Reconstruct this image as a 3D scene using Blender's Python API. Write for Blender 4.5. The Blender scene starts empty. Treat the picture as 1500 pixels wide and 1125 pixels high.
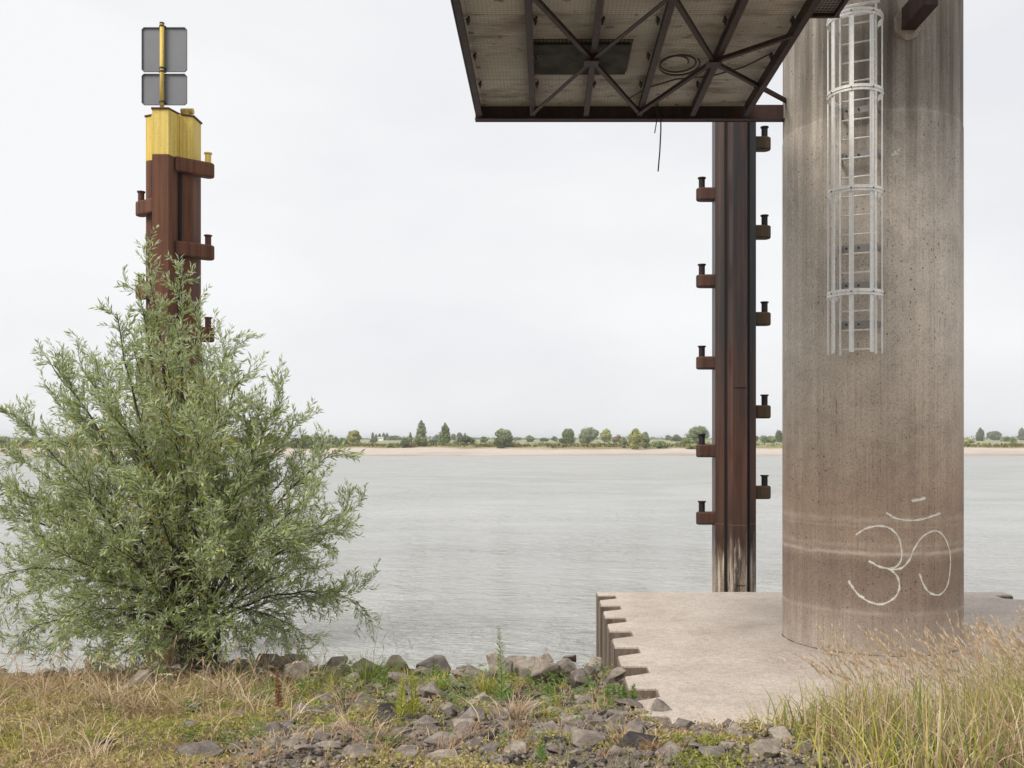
import bpy, math, random
import numpy as np
from mathutils import Vector, Matrix

random.seed(7)
rng = np.random.default_rng(11)
R = math.radians
scene = bpy.context.scene
col = scene.collection

# ------------------------------------------------------------------ camera
H = 3.2                       # eye height above the concrete platform (z = 0)
FPX, CX, CY = 1400.0, 800.0, 642.0
cam = bpy.data.cameras.new('camera')
cam.sensor_width = 36.0
cam.lens = FPX / 1500.0 * 36.0
cam.shift_x = -(CX - 750.0) / 1500.0
cam.shift_y = (CY - 562.5) / 1500.0
cam.clip_start, cam.clip_end = 0.1, 20000.0
cam_o = bpy.data.objects.new('camera', cam)
cam_o.location = (0, 0, H)
cam_o.rotation_euler = (R(90), 0, 0)
col.objects.link(cam_o)
scene.camera = cam_o

# ------------------------------------------------------------------ sky, sun, exposure
SUN_EL, SUN_AZ = R(50), R(228)            # azimuth clockwise from +Y
world = bpy.data.worlds.new('World')
scene.world = world
world.use_nodes = True
nt = world.node_tree
nt.nodes.clear()
out = nt.nodes.new('ShaderNodeOutputWorld')
sky = nt.nodes.new('ShaderNodeTexSky')
sky.sky_type = 'NISHITA'
sky.sun_disc = False
sky.sun_elevation = SUN_EL
sky.sun_rotation = SUN_AZ
bg1 = nt.nodes.new('ShaderNodeBackground')
bg1.inputs['Strength'].default_value = 0.12
nt.links.new(sky.outputs[0], bg1.inputs['Color'])
tc = nt.nodes.new('ShaderNodeTexCoord')
mp = nt.nodes.new('ShaderNodeMapping')
mp.inputs['Scale'].default_value = (1.0, 1.0, 2.6)
mp.inputs['Location'].default_value = (0.3, 0.1, 0.0)
nt.links.new(tc.outputs['Generated'], mp.inputs['Vector'])
nz = nt.nodes.new('ShaderNodeTexNoise')
nz.inputs['Scale'].default_value = 1.7
nz.inputs['Detail'].default_value = 5
nz.inputs['Roughness'].default_value = 0.5
nt.links.new(mp.outputs[0], nz.inputs['Vector'])
cr = nt.nodes.new('ShaderNodeValToRGB')
cr.color_ramp.elements[0].position = 0.36
cr.color_ramp.elements[0].color = (0.80, 0.812, 0.84, 1)
cr.color_ramp.elements[1].position = 0.62
cr.color_ramp.elements[1].color = (0.93, 0.93, 0.935, 1)
nt.links.new(nz.outputs['Fac'], cr.inputs['Fac'])
bg2 = nt.nodes.new('ShaderNodeBackground')
bg2.inputs['Strength'].default_value = 1.045
nt.links.new(cr.outputs[0], bg2.inputs['Color'])
mx = nt.nodes.new('ShaderNodeMixShader')
mx.inputs[0].default_value = 0.96
nt.links.new(bg1.outputs[0], mx.inputs[1])
nt.links.new(bg2.outputs[0], mx.inputs[2])
nt.links.new(mx.outputs[0], out.inputs['Surface'])

sun = bpy.data.lights.new('sun', 'SUN')
sun.energy = 3.8
sun.angle = R(26)
sun.color = (1.0, 0.93, 0.83)
sun_o = bpy.data.objects.new('sun', sun)
sd = Vector((math.sin(SUN_AZ) * math.cos(SUN_EL), math.cos(SUN_AZ) * math.cos(SUN_EL), math.sin(SUN_EL)))
sun_o.rotation_euler = sd.to_track_quat('Z', 'Y').to_euler()
sun_o.location = (-20, -20, 40)
col.objects.link(sun_o)

scene.view_settings.view_transform = 'Standard'
scene.view_settings.look = 'None'
scene.view_settings.exposure = 0.0
scene.view_settings.gamma = 1.0
scene.view_settings.use_curve_mapping = False
scene.render.engine = 'CYCLES'
scene.cycles.max_bounces = 8
scene.cycles.transparent_max_bounces = 16


def P(px, py, Y):
    """a point of the place that lies Y metres ahead"""
    return Vector(((px - CX) / FPX * Y, Y, H - (py - CY) / FPX * Y))


# ------------------------------------------------------------------ node helper
class NT:
    def __init__(self, name):
        self.m = bpy.data.materials.new(name)
        self.m.use_nodes = True
        self.t = self.m.node_tree
        self.b = self.t.nodes['Principled BSDF']
        self.b.inputs['Roughness'].default_value = 0.85

    def n(self, typ, ins=None, **props):
        nd = self.t.nodes.new(typ)
        for k, v in props.items():
            setattr(nd, k, v)
        for k, v in (ins or {}).items():
            self.set(nd.inputs[k], v)
        return nd

    def set(self, sock, v):
        if isinstance(v, bpy.types.NodeSocket):
            self.t.links.new(v, sock)
        else:
            if isinstance(v, tuple) and len(v) == 3 and sock.type == 'RGBA':
                v = v + (1,)
            sock.default_value = v

    def obj(self):
        return self.n('ShaderNodeTexCoord').outputs['Object']

    def world(self):
        return self.n('ShaderNodeNewGeometry').outputs['Position']

    def map(self, vec, scale=(1, 1, 1), loc=(0, 0, 0)):
        return self.n('ShaderNodeMapping', {'Vector': vec, 'Scale': scale, 'Location': loc}).outputs[0]

    def noise(self, vec, scale, detail=4, rough=0.55, dist=0.0):
        return self.n('ShaderNodeTexNoise', {'Vector': vec, 'Scale': scale, 'Detail': detail, 'Roughness': rough,
                                             'Distortion': dist}).outputs['Fac']

    def ramp(self, fac, stops):
        nd = self.n('ShaderNodeValToRGB', {'Fac': fac})
        e = nd.color_ramp.elements
        while len(e) < len(stops):
            e.new(0.5)
        for i, (p, c) in enumerate(stops):
            e[i].position = p
            if not isinstance(c, tuple):
                c = (c, c, c)
            e[i].color = c + (1,)
        return nd.outputs['Color']

    def math(self, op, a, b=0.0, c=0.0, clamp=False):
        nd = self.n('ShaderNodeMath', operation=op)
        nd.use_clamp = clamp
        self.set(nd.inputs[0], a)
        self.set(nd.inputs[1], b)
        self.set(nd.inputs[2], c)
        return nd.outputs[0]

    def mix(self, fac, a, b, mode='MIX'):
        nd = self.n('ShaderNodeMix', data_type='RGBA', blend_type=mode)
        self.set(nd.inputs[0], fac)
        self.set(nd.inputs[6], a)
        self.set(nd.inputs[7], b)
        return nd.outputs[2]

    def range(self, v, a, b, c=0.0, d=1.0):
        return self.n('ShaderNodeMapRange', {'Value': v, 'From Min': a, 'From Max': b, 'To Min': c, 'To Max': d}).outputs[0]

    def sep(self, vec):
        return self.n('ShaderNodeSeparateXYZ', {0: vec}).outputs

    def bump(self, h, strength=0.5, dist=0.02, normal=None):
        nd = self.n('ShaderNodeBump', {'Height': h, 'Strength': strength, 'Distance': dist})
        if normal is not None:
            self.set(nd.inputs['Normal'], normal)
        return nd.outputs[0]

    def fin(self, color=None, rough=None, metal=None, normal=None, spec=None):
        if color is not None:
            self.set(self.b.inputs['Base Color'], color)
        if rough is not None:
            self.set(self.b.inputs['Roughness'], rough)
        if metal is not None:
            self.set(self.b.inputs['Metallic'], metal)
        if normal is not None:
            self.set(self.b.inputs['Normal'], normal)
        if spec is not None:
            self.set(self.b.inputs['Specular IOR Level'], spec)
        return self.m


# ------------------------------------------------------------------ materials
def mat_platform():
    k = NT('platform_concrete')
    v = k.obj()
    big = k.noise(k.map(v, (0.9, 0.9, 1)), 0.9, 6, 0.65)
    med = k.noise(v, 9, 4, 0.6)
    fine = k.noise(v, 34, 4, 0.75)
    speck = k.n('ShaderNodeTexVoronoi', {'Vector': v, 'Scale': 24.0}).outputs['Distance']
    c = k.ramp(big, [(0.3, (0.385, 0.325, 0.28)), (0.5, (0.50, 0.435, 0.38)), (0.7, (0.585, 0.52, 0.465))])
    c = k.mix(0.6, c, k.ramp(fine, [(0.35, 0.42), (0.60, 1.16)]), 'MULTIPLY')
    c = k.mix(k.ramp(med, [(0.42, 0.0), (0.7, 0.55)]), c, (0.29, 0.245, 0.21))
    c = k.mix(k.ramp(speck, [(0.04, 0.75), (0.16, 0.0)]), c, (0.15, 0.12, 0.10))
    pe = k.n('ShaderNodeTexVoronoi', {'Vector': v, 'Scale': 26.0}, feature='F1').outputs['Distance']
    c = k.mix(k.ramp(pe, [(0.05, 0.5), (0.14, 0.0)]), c, (0.56, 0.50, 0.44))
    ck = k.noise(v, 0.8, 6, 0.75, 0.6)
    crack = k.ramp(k.math('ABSOLUTE', k.math('SUBTRACT', ck, 0.5)), [(0.0, 0.35), (0.006, 0.0)])
    c = k.mix(crack, c, (0.10, 0.08, 0.07))
    h = k.math('ADD', k.math('MULTIPLY', med, 0.5), k.math('MULTIPLY', fine, 0.8))
    return k.fin(c, 0.95, normal=k.bump(h, 0.75, 0.012))


def mat_column():
    k = NT('column_concrete')
    v = k.obj()
    s = k.sep(v)
    ang = k.math('ARCTAN2', s[0], k.math('MULTIPLY', s[1], -1.0))
    u = k.math('MULTIPLY', ang, 1.38)
    uz = k.n('ShaderNodeCombineXYZ', {0: u, 1: 0.0, 2: s[2]}).outputs[0]
    z = s[2]
    # timber board shuttering: each board its own tone, vertical grain, seams
    bi = k.math('FLOOR', k.math('DIVIDE', u, 0.105))
    tone = k.n('ShaderNodeTexWhiteNoise', {'W': bi}, noise_dimensions='1D').outputs['Value']
    grain = k.noise(k.map(uz, (30, 1, 0.35)), 1.0, 5, 0.6)
    grain2 = k.noise(k.map(uz, (75, 1, 0.9)), 1.0, 3, 0.6)
    blot = k.noise(k.map(uz, (1.1, 1, 0.5)), 1.0, 6, 0.62)
    wob = k.noise(uz, 0.8, 4)
    zz = k.math('ADD', z, k.math('MULTIPLY', k.math('SUBTRACT', wob, 0.5), 0.30))
    zr = k.math('DIVIDE', zz, 10.0)
    base = k.ramp(zr, [(0.0, (0.41, 0.345, 0.29)), (0.045, (0.36, 0.29, 0.238)), (0.085, (0.29, 0.218, 0.172)),
                       (0.135, (0.275, 0.205, 0.16)), (0.150, (0.39, 0.30, 0.235)), (0.185, (0.385, 0.288, 0.22)), (0.24, (0.42, 0.315, 0.237)),
                       (0.33, (0.53, 0.44, 0.36)), (0.46, (0.60, 0.53, 0.46)), (0.66, (0.59, 0.53, 0.47)),
                       (0.80, (0.49, 0.44, 0.388)), (0.81, (0.40, 0.355, 0.31)), (1.0, (0.27, 0.24, 0.21))])
    c = k.mix(0.45, base, k.ramp(tone, [(0.0, 0.86), (1.0, 1.10)]), 'MULTIPLY')
    c = k.mix(0.28, c, k.ramp(grain, [(0.28, 0.62), (0.5, 0.98), (0.72, 1.18)]), 'MULTIPLY')
    c = k.mix(0.3, c, k.ramp(grain2, [(0.35, 0.7), (0.62, 1.15)]), 'MULTIPLY')
    c = k.mix(0.7, c, k.ramp(k.noise(uz, 2.2, 6, 0.7), [(0.32, 0.72), (0.52, 1.0), (0.7, 1.12)]), 'MULTIPLY')
    c = k.mix(0.75, c, k.ramp(k.noise(v, 34, 4, 0.8), [(0.34, 0.62), (0.5, 1.0), (0.64, 1.15)]), 'MULTIPLY')
    c = k.mix(0.4, c, k.ramp(blot, [(0.32, 0.70), (0.52, 1.0), (0.7, 1.14)]), 'MULTIPLY')
    # old flood lines
    zl = k.math('ADD', z, k.math('MULTIPLY', k.math('SUBTRACT', k.noise(k.map(uz, (3, 1, 3)), 1.0, 4), 0.5), 0.10))
    for zc, w, a in ((1.50, 0.045, 0.75), (2.0, 0.08, 0.40), (1.90, 0.03, 0.3), (0.62, 0.05, 0.35), (1.62, 0.05, 0.25)):
        d = k.math('ABSOLUTE', k.math('SUBTRACT', zl, zc))
        f = k.math('MULTIPLY', k.range(d, 0.0, w, 1.0, 0.0), a)
        f = k.math('MULTIPLY', f, k.range(k.noise(uz, 2.4, 4), 0.35, 0.6, 0.25, 1.0))
        c = k.mix(f, c, (0.60, 0.52, 0.43))
    # formwork lift joint
    d = k.math('ABSOLUTE', k.math('SUBTRACT', zl, 8.02))
    c = k.mix(k.range(d, 0.0, 0.03, 0.4, 0.0), c, (0.62, 0.56, 0.49))
    # shade of deck and gangway painted into the upper shaft, with dark stain streaks
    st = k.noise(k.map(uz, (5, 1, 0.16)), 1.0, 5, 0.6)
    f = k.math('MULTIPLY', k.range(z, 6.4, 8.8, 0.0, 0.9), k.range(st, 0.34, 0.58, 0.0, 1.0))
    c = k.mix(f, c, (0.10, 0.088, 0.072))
    # long vertical cracks between boards
    sm = k.math('PINGPONG', u, 0.0525)
    crk = k.range(sm, 0.0, 0.006, 1.0, 0.0)
    crm = k.range(k.noise(k.map(uz, (2.3, 1, 2.6)), 1.0, 5, 0.9), 0.53, 0.60, 0.0, 1.0)
    crk = k.math('MULTIPLY', crk, crm)
    c = k.mix(k.math('MULTIPLY', crk, 0.8), c, (0.06, 0.05, 0.042))
    # blow holes
    vo = k.n('ShaderNodeTexVoronoi', {'Vector': k.map(v, (1, 1, 0.75)), 'Scale': 15.0})
    sel = k.range(k.sep(vo.outputs['Color'])[0], 0.60, 0.70, 0.0, 1.0)
    msk = k.range(k.noise(v, 1.3, 3), 0.40, 0.60, 0.1, 1.0)
    pit = k.math('MULTIPLY', k.math('MULTIPLY', k.range(vo.outputs['Distance'], 0.12, 0.20, 1.0, 0.0), sel), msk)
    c = k.mix(k.math('MULTIPLY', pit, 0.85), c, (0.055, 0.045, 0.038))
    vo2 = k.n('ShaderNodeTexVoronoi', {'Vector': v, 'Scale': 36.0})
    sel2 = k.range(k.sep(vo2.outputs['Color'])[1], 0.60, 0.66, 0.0, 1.0)
    pit2 = k.math('MULTIPLY', k.range(vo2.outputs['Distance'], 0.16, 0.26, 1.0, 0.0), sel2)
    c = k.mix(k.math('MULTIPLY', pit2, 0.75), c, (0.08, 0.065, 0.055))
    vo3 = k.n('ShaderNodeTexVoronoi', {'Vector': v, 'Scale': 33.0})
    sel3 = k.range(k.sep(vo3.outputs['Color'])[2], 0.80, 0.86, 0.0, 1.0)
    c = k.mix(k.math('MULTIPLY', k.math('MULTIPLY', k.range(vo3.outputs['Distance'], 0.1, 0.18, 1.0, 0.0), sel3), 0.5), c, (0.5, 0.45, 0.4))
    h = k.math('SUBTRACT', k.math('ADD', k.math('MULTIPLY', grain, 0.3), k.math('MULTIPLY', tone, 0.25)),
               k.math('ADD', k.math('MULTIPLY', pit, 0.9), k.math('MULTIPLY', crk, 0.8)))
    h = k.math('ADD', h, k.math('MULTIPLY', k.noise(v, 60, 3), 0.15))
    return k.fin(c, 0.92, normal=k.bump(h, 0.6, 0.012), spec=0.3)


def mat_rust(name, base=(0.105, 0.042, 0.028), dark=(0.045, 0.02, 0.016), tide=False, rough=0.75, teal=False):
    k = NT(name)
    v = k.world()
    z = k.sep(v)[2]
    st = k.noise(k.map(v, (9, 9, 0.35)), 1.0, 5, 0.65)
    fn = k.noise(v, 22, 4, 0.6)
    bl = k.noise(v, 1.3, 4, 0.6)
    c = k.ramp(st, [(0.3, dark), (0.5, base), (0.75, tuple(min(1, x * 1.5) for x in base))])
    c = k.mix(0.4, c, k.ramp(fn, [(0.3, 0.65), (0.7, 1.2)]), 'MULTIPLY')
    if teal:
        f = k.math('MULTIPLY', k.range(z, 2.6, 6.0, 0.0, 0.75), k.range(k.noise(k.map(v, (5, 5, 0.12)), 1.0, 3), 0.36, 0.52, 0.0, 1.0))
        c = k.mix(f, c, (0.012, 0.022, 0.027))
    if tide:
        f = k.math('MULTIPLY', k.range(z, 0.2, 2.6, 1.0, 0.0), k.range(bl, 0.35, 0.6, 0.25, 1.0))
        c = k.mix(f, c, (0.055, 0.034, 0.025))
        zz = k.math('ADD', z, k.math('MULTIPLY', k.math('SUBTRACT', k.noise(k.map(v, (6, 6, 1.2)), 1.0, 4), 0.5), 1.9))
        f = k.range(zz, -0.1, 0.75, 0.8, 0.0)
        c = k.mix(f, c, (0.34, 0.26, 0.19))
        sp = k.range(k.noise(v, 30, 4, 0.7), 0.5, 0.6, 0.0, 0.5)
        c = k.mix(k.math('MULTIPLY', sp, k.range(z, 0.0, 2.2, 1.0, 0.0)), c, (0.025, 0.02, 0.016))
        ws = k.range(k.noise(k.map(v, (16, 16, 0.5)), 1.0, 4, 0.6), 0.52, 0.60, 0.0, 0.8)
        c = k.mix(k.math('MULTIPLY', ws, k.range(zz, 0.1, 0.9, 1.0, 0.0)), c, (0.62, 0.55, 0.48))
        bs = k.range(k.noise(k.map(v, (5, 5, 0.8)), 1.0, 4, 0.6), 0.52, 0.58, 0.0, 0.8)
        c = k.mix(k.math('MULTIPLY', bs, k.range(zz, 0.2, 2.0, 1.0, 0.0)), c, (0.022, 0.017, 0.014))
        dl = k.math('ABSOLUTE', k.math('SUBTRACT', z, 1.15))
        c = k.mix(k.range(dl, 0.0, 0.02, 0.4, 0.0), c, (0.25, 0.14, 0.09))
    h = k.math('ADD', k.math('MULTIPLY', fn, 0.6), k.math('MULTIPLY', st, 0.3))
    return k.fin(c, rough, normal=k.bump(h, 0.35, 0.006), spec=0.35)


def mat_yellow():
    k = NT('yellow_paint')
    v = k.world()
    st = k.noise(k.map(v, (14, 14, 0.5)), 1.0, 4, 0.6)
    fn = k.noise(v, 14, 5, 0.65)
    c = k.ramp(st, [(0.3, (0.50, 0.345, 0.06)), (0.5, (0.66, 0.49, 0.10)), (0.72, (0.72, 0.58, 0.20))])
    c = k.mix(k.ramp(fn, [(0.55, 0.0), (0.68, 0.45)]), c, (0.30, 0.19, 0.05))
    return k.fin(c, 0.6, normal=k.bump(fn, 0.15, 0.004))


def mat_plain(name, c, rough=0.6, metal=0.0, var=0.12, scale=6.0, spec=None):
    k = NT(name)
    v = k.world()
    n1 = k.noise(v, scale, 5, 0.6)
    cc = k.mix(1.0, c, k.ramp(n1, [(0.3, 1 - var), (0.7, 1 + var)]), 'MULTIPLY')
    return k.fin(cc, rough, metal, normal=k.bump(n1, 0.1, 0.004), spec=spec)


def mat_alu():
    k = NT('galvanised_steel')
    v = k.world()
    n1 = k.noise(v, 18, 4, 0.6)
    n2 = k.noise(k.map(v, (20, 20, 1)), 1.0, 4)
    c = k.ramp(n1, [(0.3, (0.70, 0.70, 0.69)), (0.7, (0.88, 0.87, 0.85))])
    c = k.mix(k.ramp(n2, [(0.5, 0.0), (0.8, 0.3)]), c, (0.22, 0.20, 0.175))
    return k.fin(c, 0.42, 0.15, normal=k.bump(n1, 0.1, 0.003))


def mat_ceiling():
    k = NT('deck_plank_concrete')
    v = k.world()
    rn = k.n('ShaderNodeObjectInfo').outputs['Random']
    big = k.noise(k.map(v, (0.8, 0.8, 1)), 1.0, 5, 0.65)
    fn = k.noise(v, 30, 3, 0.6)
    st = k.noise(k.map(v, (0.7, 2.4, 1)), 1.0, 6, 0.7)
    c = k.ramp(big, [(0.3, (0.56, 0.50, 0.45)), (0.5, (0.72, 0.68, 0.63)), (0.7, (0.78, 0.75, 0.71))])
    c = k.mix(0.5, c, k.ramp(rn, [(0.0, 0.85), (1.0, 1.1)]), 'MULTIPLY')
    c = k.mix(k.ramp(st, [(0.50, 0.0), (0.66, 0.75)]), c, (0.15, 0.095, 0.06))
    sp = k.noise(v, 6.5, 3, 0.5)
    c = k.mix(k.ramp(sp, [(0.64, 0.0), (0.70, 0.7)]), c, (0.10, 0.05, 0.03))
    c = k.mix(0.5, c, k.ramp(fn, [(0.3, 0.8), (0.7, 1.1)]), 'MULTIPLY')
    # soot spread round the old hatch
    s = k.sep(v)
    dx = k.math('SUBTRACT', s[0], 0.55)
    dy = k.math('MULTIPLY', k.math('SUBTRACT', s[1], 13.3), 1.2)
    dd = k.math('SQRT', k.math('ADD', k.math('MULTIPLY', dx, dx), k.math('MULTIPLY', dy, dy)))
    dd = k.math('ADD', dd, k.math('MULTIPLY', k.math('SUBTRACT', st, 0.5), 1.6))
    c = k.mix(k.range(dd, 0.4, 1.3, 0.6, 0.0), c, (0.12, 0.09, 0.07))
    return k.fin(c, 0.95)


def mat_soil():
    k = NT('bank_soil')
    v = k.world()
    big = k.noise(v, 0.7, 5, 0.6)
    med = k.noise(v, 5, 5, 0.65)
    fn = k.noise(v, 45, 4, 0.7)
    c = k.ramp(med, [(0.3, (0.11, 0.088, 0.06)), (0.5, (0.21, 0.165, 0.115)), (0.68, (0.32, 0.255, 0.18))])
    c = k.mix(k.ramp(big, [(0.45, 0.0), (0.6, 0.55)]), c, (0.12, 0.12, 0.035))
    c = k.mix(0.8, c, k.ramp(fn, [(0.3, 0.45), (0.65, 1.25)]), 'MULTIPLY')
    x = k.sep(v)[0]
    stony = k.math('MULTIPLY', k.range(x, -3.4, -2.2, 0.0, 1.0), k.range(k.sep(v)[1], 5.0, 8.5, 0.2, 0.75))
    c = k.mix(stony, c, k.ramp(fn, [(0.3, (0.055, 0.047, 0.04)), (0.65, (0.25, 0.22, 0.19))]))
    return k.fin(c, 1.0, normal=k.bump(k.math('ADD', med, k.math('MULTIPLY', fn, 0.5)), 0.9, 0.05), spec=0.1)


def mat_stone(name, stops, lichen=0.35):
    k = NT(name)
    rn = k.n('ShaderNodeObjectInfo').outputs['Random']
    off = k.n('ShaderNodeCombineXYZ', {0: k.math('MULTIPLY', rn, 37.0), 1: k.math('MULTIPLY', rn, 17.0), 2: 0.0}).outputs[0]
    v = k.n('ShaderNodeVectorMath', {0: k.world(), 1: off}, operation='ADD').outputs[0]
    n1 = k.noise(v, 5.5, 6, 0.65)
    n2 = k.noise(v, 30, 4, 0.7)
    n3 = k.noise(v, 11, 4, 0.6)
    c = k.ramp(n1, stops)
    c = k.mix(0.8, c, k.ramp(rn, [(0.0, 0.72), (1.0, 1.2)]), 'MULTIPLY')
    c = k.mix(0.7, c, k.ramp(n2, [(0.3, 0.6), (0.7, 1.25)]), 'MULTIPLY')
    c = k.mix(k.ramp(n3, [(0.56, 0.0), (0.66, lichen)]), c, (0.34, 0.30, 0.235))
    pit = k.n('ShaderNodeTexVoronoi', {'Vector': v, 'Scale': 30.0}).outputs['Distance']
    c = k.mix(k.ramp(pit, [(0.05, 0.45), (0.2, 0.0)]), c, (0.05, 0.042, 0.036))
    h = k.math('ADD', k.math('MULTIPLY', n1, 1.0), k.math('MULTIPLY', n2, 0.35))
    return k.fin(c, 0.92, normal=k.bump(h, 0.8, 0.035), spec=0.25)


def mat_leaf(name, stops, back=None, transl=0.35, rough=0.6):
    """foliage: colour from a random value kept on every leaf"""
    k = NT(name)
    a = k.n('ShaderNodeAttribute', attribute_name='rnd').outputs['Fac']
    c = k.ramp(a, stops)
    if back is not None:
        bf = k.n('ShaderNodeNewGeometry').outputs['Backfacing']
        c2 = k.mix(0.5, back, k.ramp(a, [(0.0, 0.7), (1.0, 1.25)]), 'MULTIPLY')
        c = k.mix(k.math('MULTIPLY', bf, 0.75), c, c2)
    k.fin(c, rough, spec=0.3)
    tr = k.n('ShaderNodeBsdfTranslucent', {'Color': c})
    ms = k.n('ShaderNodeMixShader', {0: transl, 1: k.b.outputs[0], 2: tr.outputs[0]})
    o = [n for n in k.t.nodes if n.type == 'OUTPUT_MATERIAL'][0]
    k.t.links.new(ms.outputs[0], o.inputs['Surface'])
    return k.m


def mat_bark():
    k = NT('bark')
    v = k.world()
    n1 = k.noise(k.map(v, (20, 20, 4)), 1.0, 5, 0.7)
    c = k.ramp(n1, [(0.3, (0.035, 0.028, 0.02)), (0.6, (0.085, 0.07, 0.052)), (0.8, (0.13, 0.11, 0.085))])
    return k.fin(c, 0.95, normal=k.bump(n1, 0.8, 0.02))


def mat_water():
    k = NT('river_water')
    v = k.world()
    y = k.sep(v)[1]
    far = k.range(y, 25, 160, 1.0, 0.55)
    w = k.n('ShaderNodeMapping', {'Vector': v, 'Rotation': (0, 0, R(16)), 'Scale': (0.7, 1.35, 1)}).outputs[0]
    n1 = k.noise(w, 4.2, 3, 0.6, 0.4)
    n2 = k.noise(w, 1.5, 3, 0.6, 0.6)
    n3 = k.noise(w, 0.42, 3, 0.5, 0.4)
    cur = k.noise(k.map(v, (0.10, 0.16, 1)), 1.0, 3)
    amp = k.range(k.noise(k.map(v, (0.5, 0.8, 1)), 0.18, 3), 0.38, 0.62, 0.45, 1.0)
    h = k.math('ADD', k.math('MULTIPLY', n1, 0.20), k.math('ADD', k.math('MULTIPLY', n2, 0.55), k.math('MULTIPLY', n3, 0.6)))
    h = k.math('MULTIPLY', k.math('MULTIPLY', h, amp), far)
    c = k.ramp(cur, [(0.35, (0.33, 0.34, 0.335)), (0.65, (0.365, 0.37, 0.36))])
    k.b.inputs['IOR'].default_value = 1.33
    return k.fin(c, k.range(y, 30, 130, 0.06, 0.5), normal=k.bump(h, 1.0, 1.1))


def mat_far_ground():
    k = NT('far_bank_ground')
    v = k.world()
    s = k.sep(v)
    nse = k.noise(k.map(v, (0.03, 0.12, 1)), 1.0, 5, 0.6)
    n2 = k.noise(k.map(v, (0.15, 0.5, 1)), 1.0, 5, 0.65)
    yy = k.math('ADD', s[1], k.math('MULTIPLY', k.math('SUBTRACT', nse, 0.5), 52.0))
    yr = k.range(yy, 290, 430, 0.0, 1.0)
    c = k.ramp(yr, [(0.0, (0.30, 0.26, 0.225)), (0.10, (0.37, 0.325, 0.285)), (0.13, (0.43, 0.38, 0.335)), (0.20, (0.46, 0.41, 0.36)), (0.25, (0.46, 0.405, 0.35)),
                    (0.30, (0.25, 0.205, 0.105)), (0.42, (0.25, 0.225, 0.115)), (0.7, (0.27, 0.255, 0.14)), (1.0, (0.26, 0.28, 0.16))])
    c = k.mix(0.5, c, k.ramp(n2, [(0.3, 0.72), (0.7, 1.2)]), 'MULTIPLY')
    f = k.math('MULTIPLY', k.ramp(n2, [(0.58, 0.0), (0.64, 0.7)]), k.range(yy, 318, 326, 0.0, 1.0))
    c = k.mix(f, c, (0.20, 0.10, 0.05))
    return k.fin(c, 1.0, spec=0.1)


def mat_graffiti():
    k = NT('white_spray_paint')
    a = k.n('ShaderNodeAttribute', attribute_name='across').outputs['Fac']
    v = k.world()
    n1 = k.noise(v, 55, 4, 0.7)
    n2 = k.noise(v, 9, 3, 0.6)
    e = k.math('POWER', k.range(k.math('ABSOLUTE', a), 0.12, 1.0, 1.0, 0.0), 1.5)
    e = k.math('MULTIPLY', e, k.range(n1, 0.36, 0.56, 0.6, 1.2))
    e = k.math('MULTIPLY', e, k.range(n2, 0.38, 0.6, 0.65, 1.0), clamp=True)
    k.fin((0.86, 0.84, 0.75), 0.8)
    k.set(k.b.inputs['Alpha'], e)
    return k.m


M = {}
M['platform'] = mat_platform()
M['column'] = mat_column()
M['rust'] = mat_rust('rusty_steel')
M['rust_pile'] = mat_rust('rusty_sheet_pile', (0.125, 0.050, 0.026), (0.055, 0.024, 0.016))
M['rust_tide'] = mat_rust('rusty_pile_with_tide_marks', (0.085, 0.038, 0.025), (0.024, 0.014, 0.012), tide=True, teal=True, rough=0.42)
M['deck_steel'] = mat_rust('brown_painted_steel', (0.046, 0.021, 0.018), (0.028, 0.015, 0.013), rough=0.6)
M['groove'] = mat_rust('black_interlock', (0.016, 0.012, 0.011), (0.008, 0.007, 0.007))
M['rust_dark'] = mat_rust('dark_rusty_bracket', (0.070, 0.032, 0.022), (0.03, 0.018, 0.014))
M['clamp_green'] = mat_rust('mossy_rusty_steel', (0.055, 0.034, 0.016), (0.028, 0.022, 0.012))
M['yellow'] = mat_yellow()
M['sign_back'] = mat_plain('sign_back_grey', (0.165, 0.175, 0.195), 0.5, 0.2, 0.05, 2.0)
M['sign_edge'] = mat_plain('sign_edge_grey', (0.12, 0.125, 0.14), 0.5, 0.2, 0.05, 2.0)
M['alu'] = mat_alu()
M['bracket'] = mat_plain('dull_zinc', (0.30, 0.295, 0.285), 0.6, 0.2)
M['bolt'] = mat_plain('dark_bolt', (0.05, 0.045, 0.042), 0.6, 0.3)
M['ceiling'] = mat_ceiling()
M['hatch'] = mat_plain('hatch_dark_board', (0.04, 0.036, 0.026), 0.9, 0, 0.8, 3.5)
M['wire'] = mat_plain('wire_mesh_steel', (0.42, 0.37, 0.33), 0.7, 0.1)
M['cable'] = mat_plain('black_cable', (0.02, 0.019, 0.018), 0.6)
M['hose'] = mat_plain('grey_hose', (0.075, 0.062, 0.05), 0.8)
M['soil'] = mat_soil()
M['stone_a'] = mat_stone('warm_grey_stone', [(0.3, (0.16, 0.133, 0.11)), (0.5, (0.26, 0.222, 0.188)), (0.7, (0.36, 0.31, 0.265))])
M['stone_b'] = mat_stone('slate_grey_stone', [(0.3, (0.105, 0.09, 0.08)), (0.5, (0.185, 0.16, 0.143)), (0.7, (0.29, 0.252, 0.225))], 0.2)
M['stone_c'] = mat_stone('dark_basalt_stone', [(0.3, (0.022, 0.02, 0.021)), (0.5, (0.04, 0.037, 0.037)), (0.7, (0.075, 0.07, 0.066))], 0.08)
M['pile_side'] = mat_rust('stained_quay_pile', (0.17, 0.135, 0.105), (0.085, 0.066, 0.05), rough=0.9)
M['bark'] = mat_bark()
M['water'] = mat_water()
M['far_ground'] = mat_far_ground()
M['graffiti'] = mat_graffiti()
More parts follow.
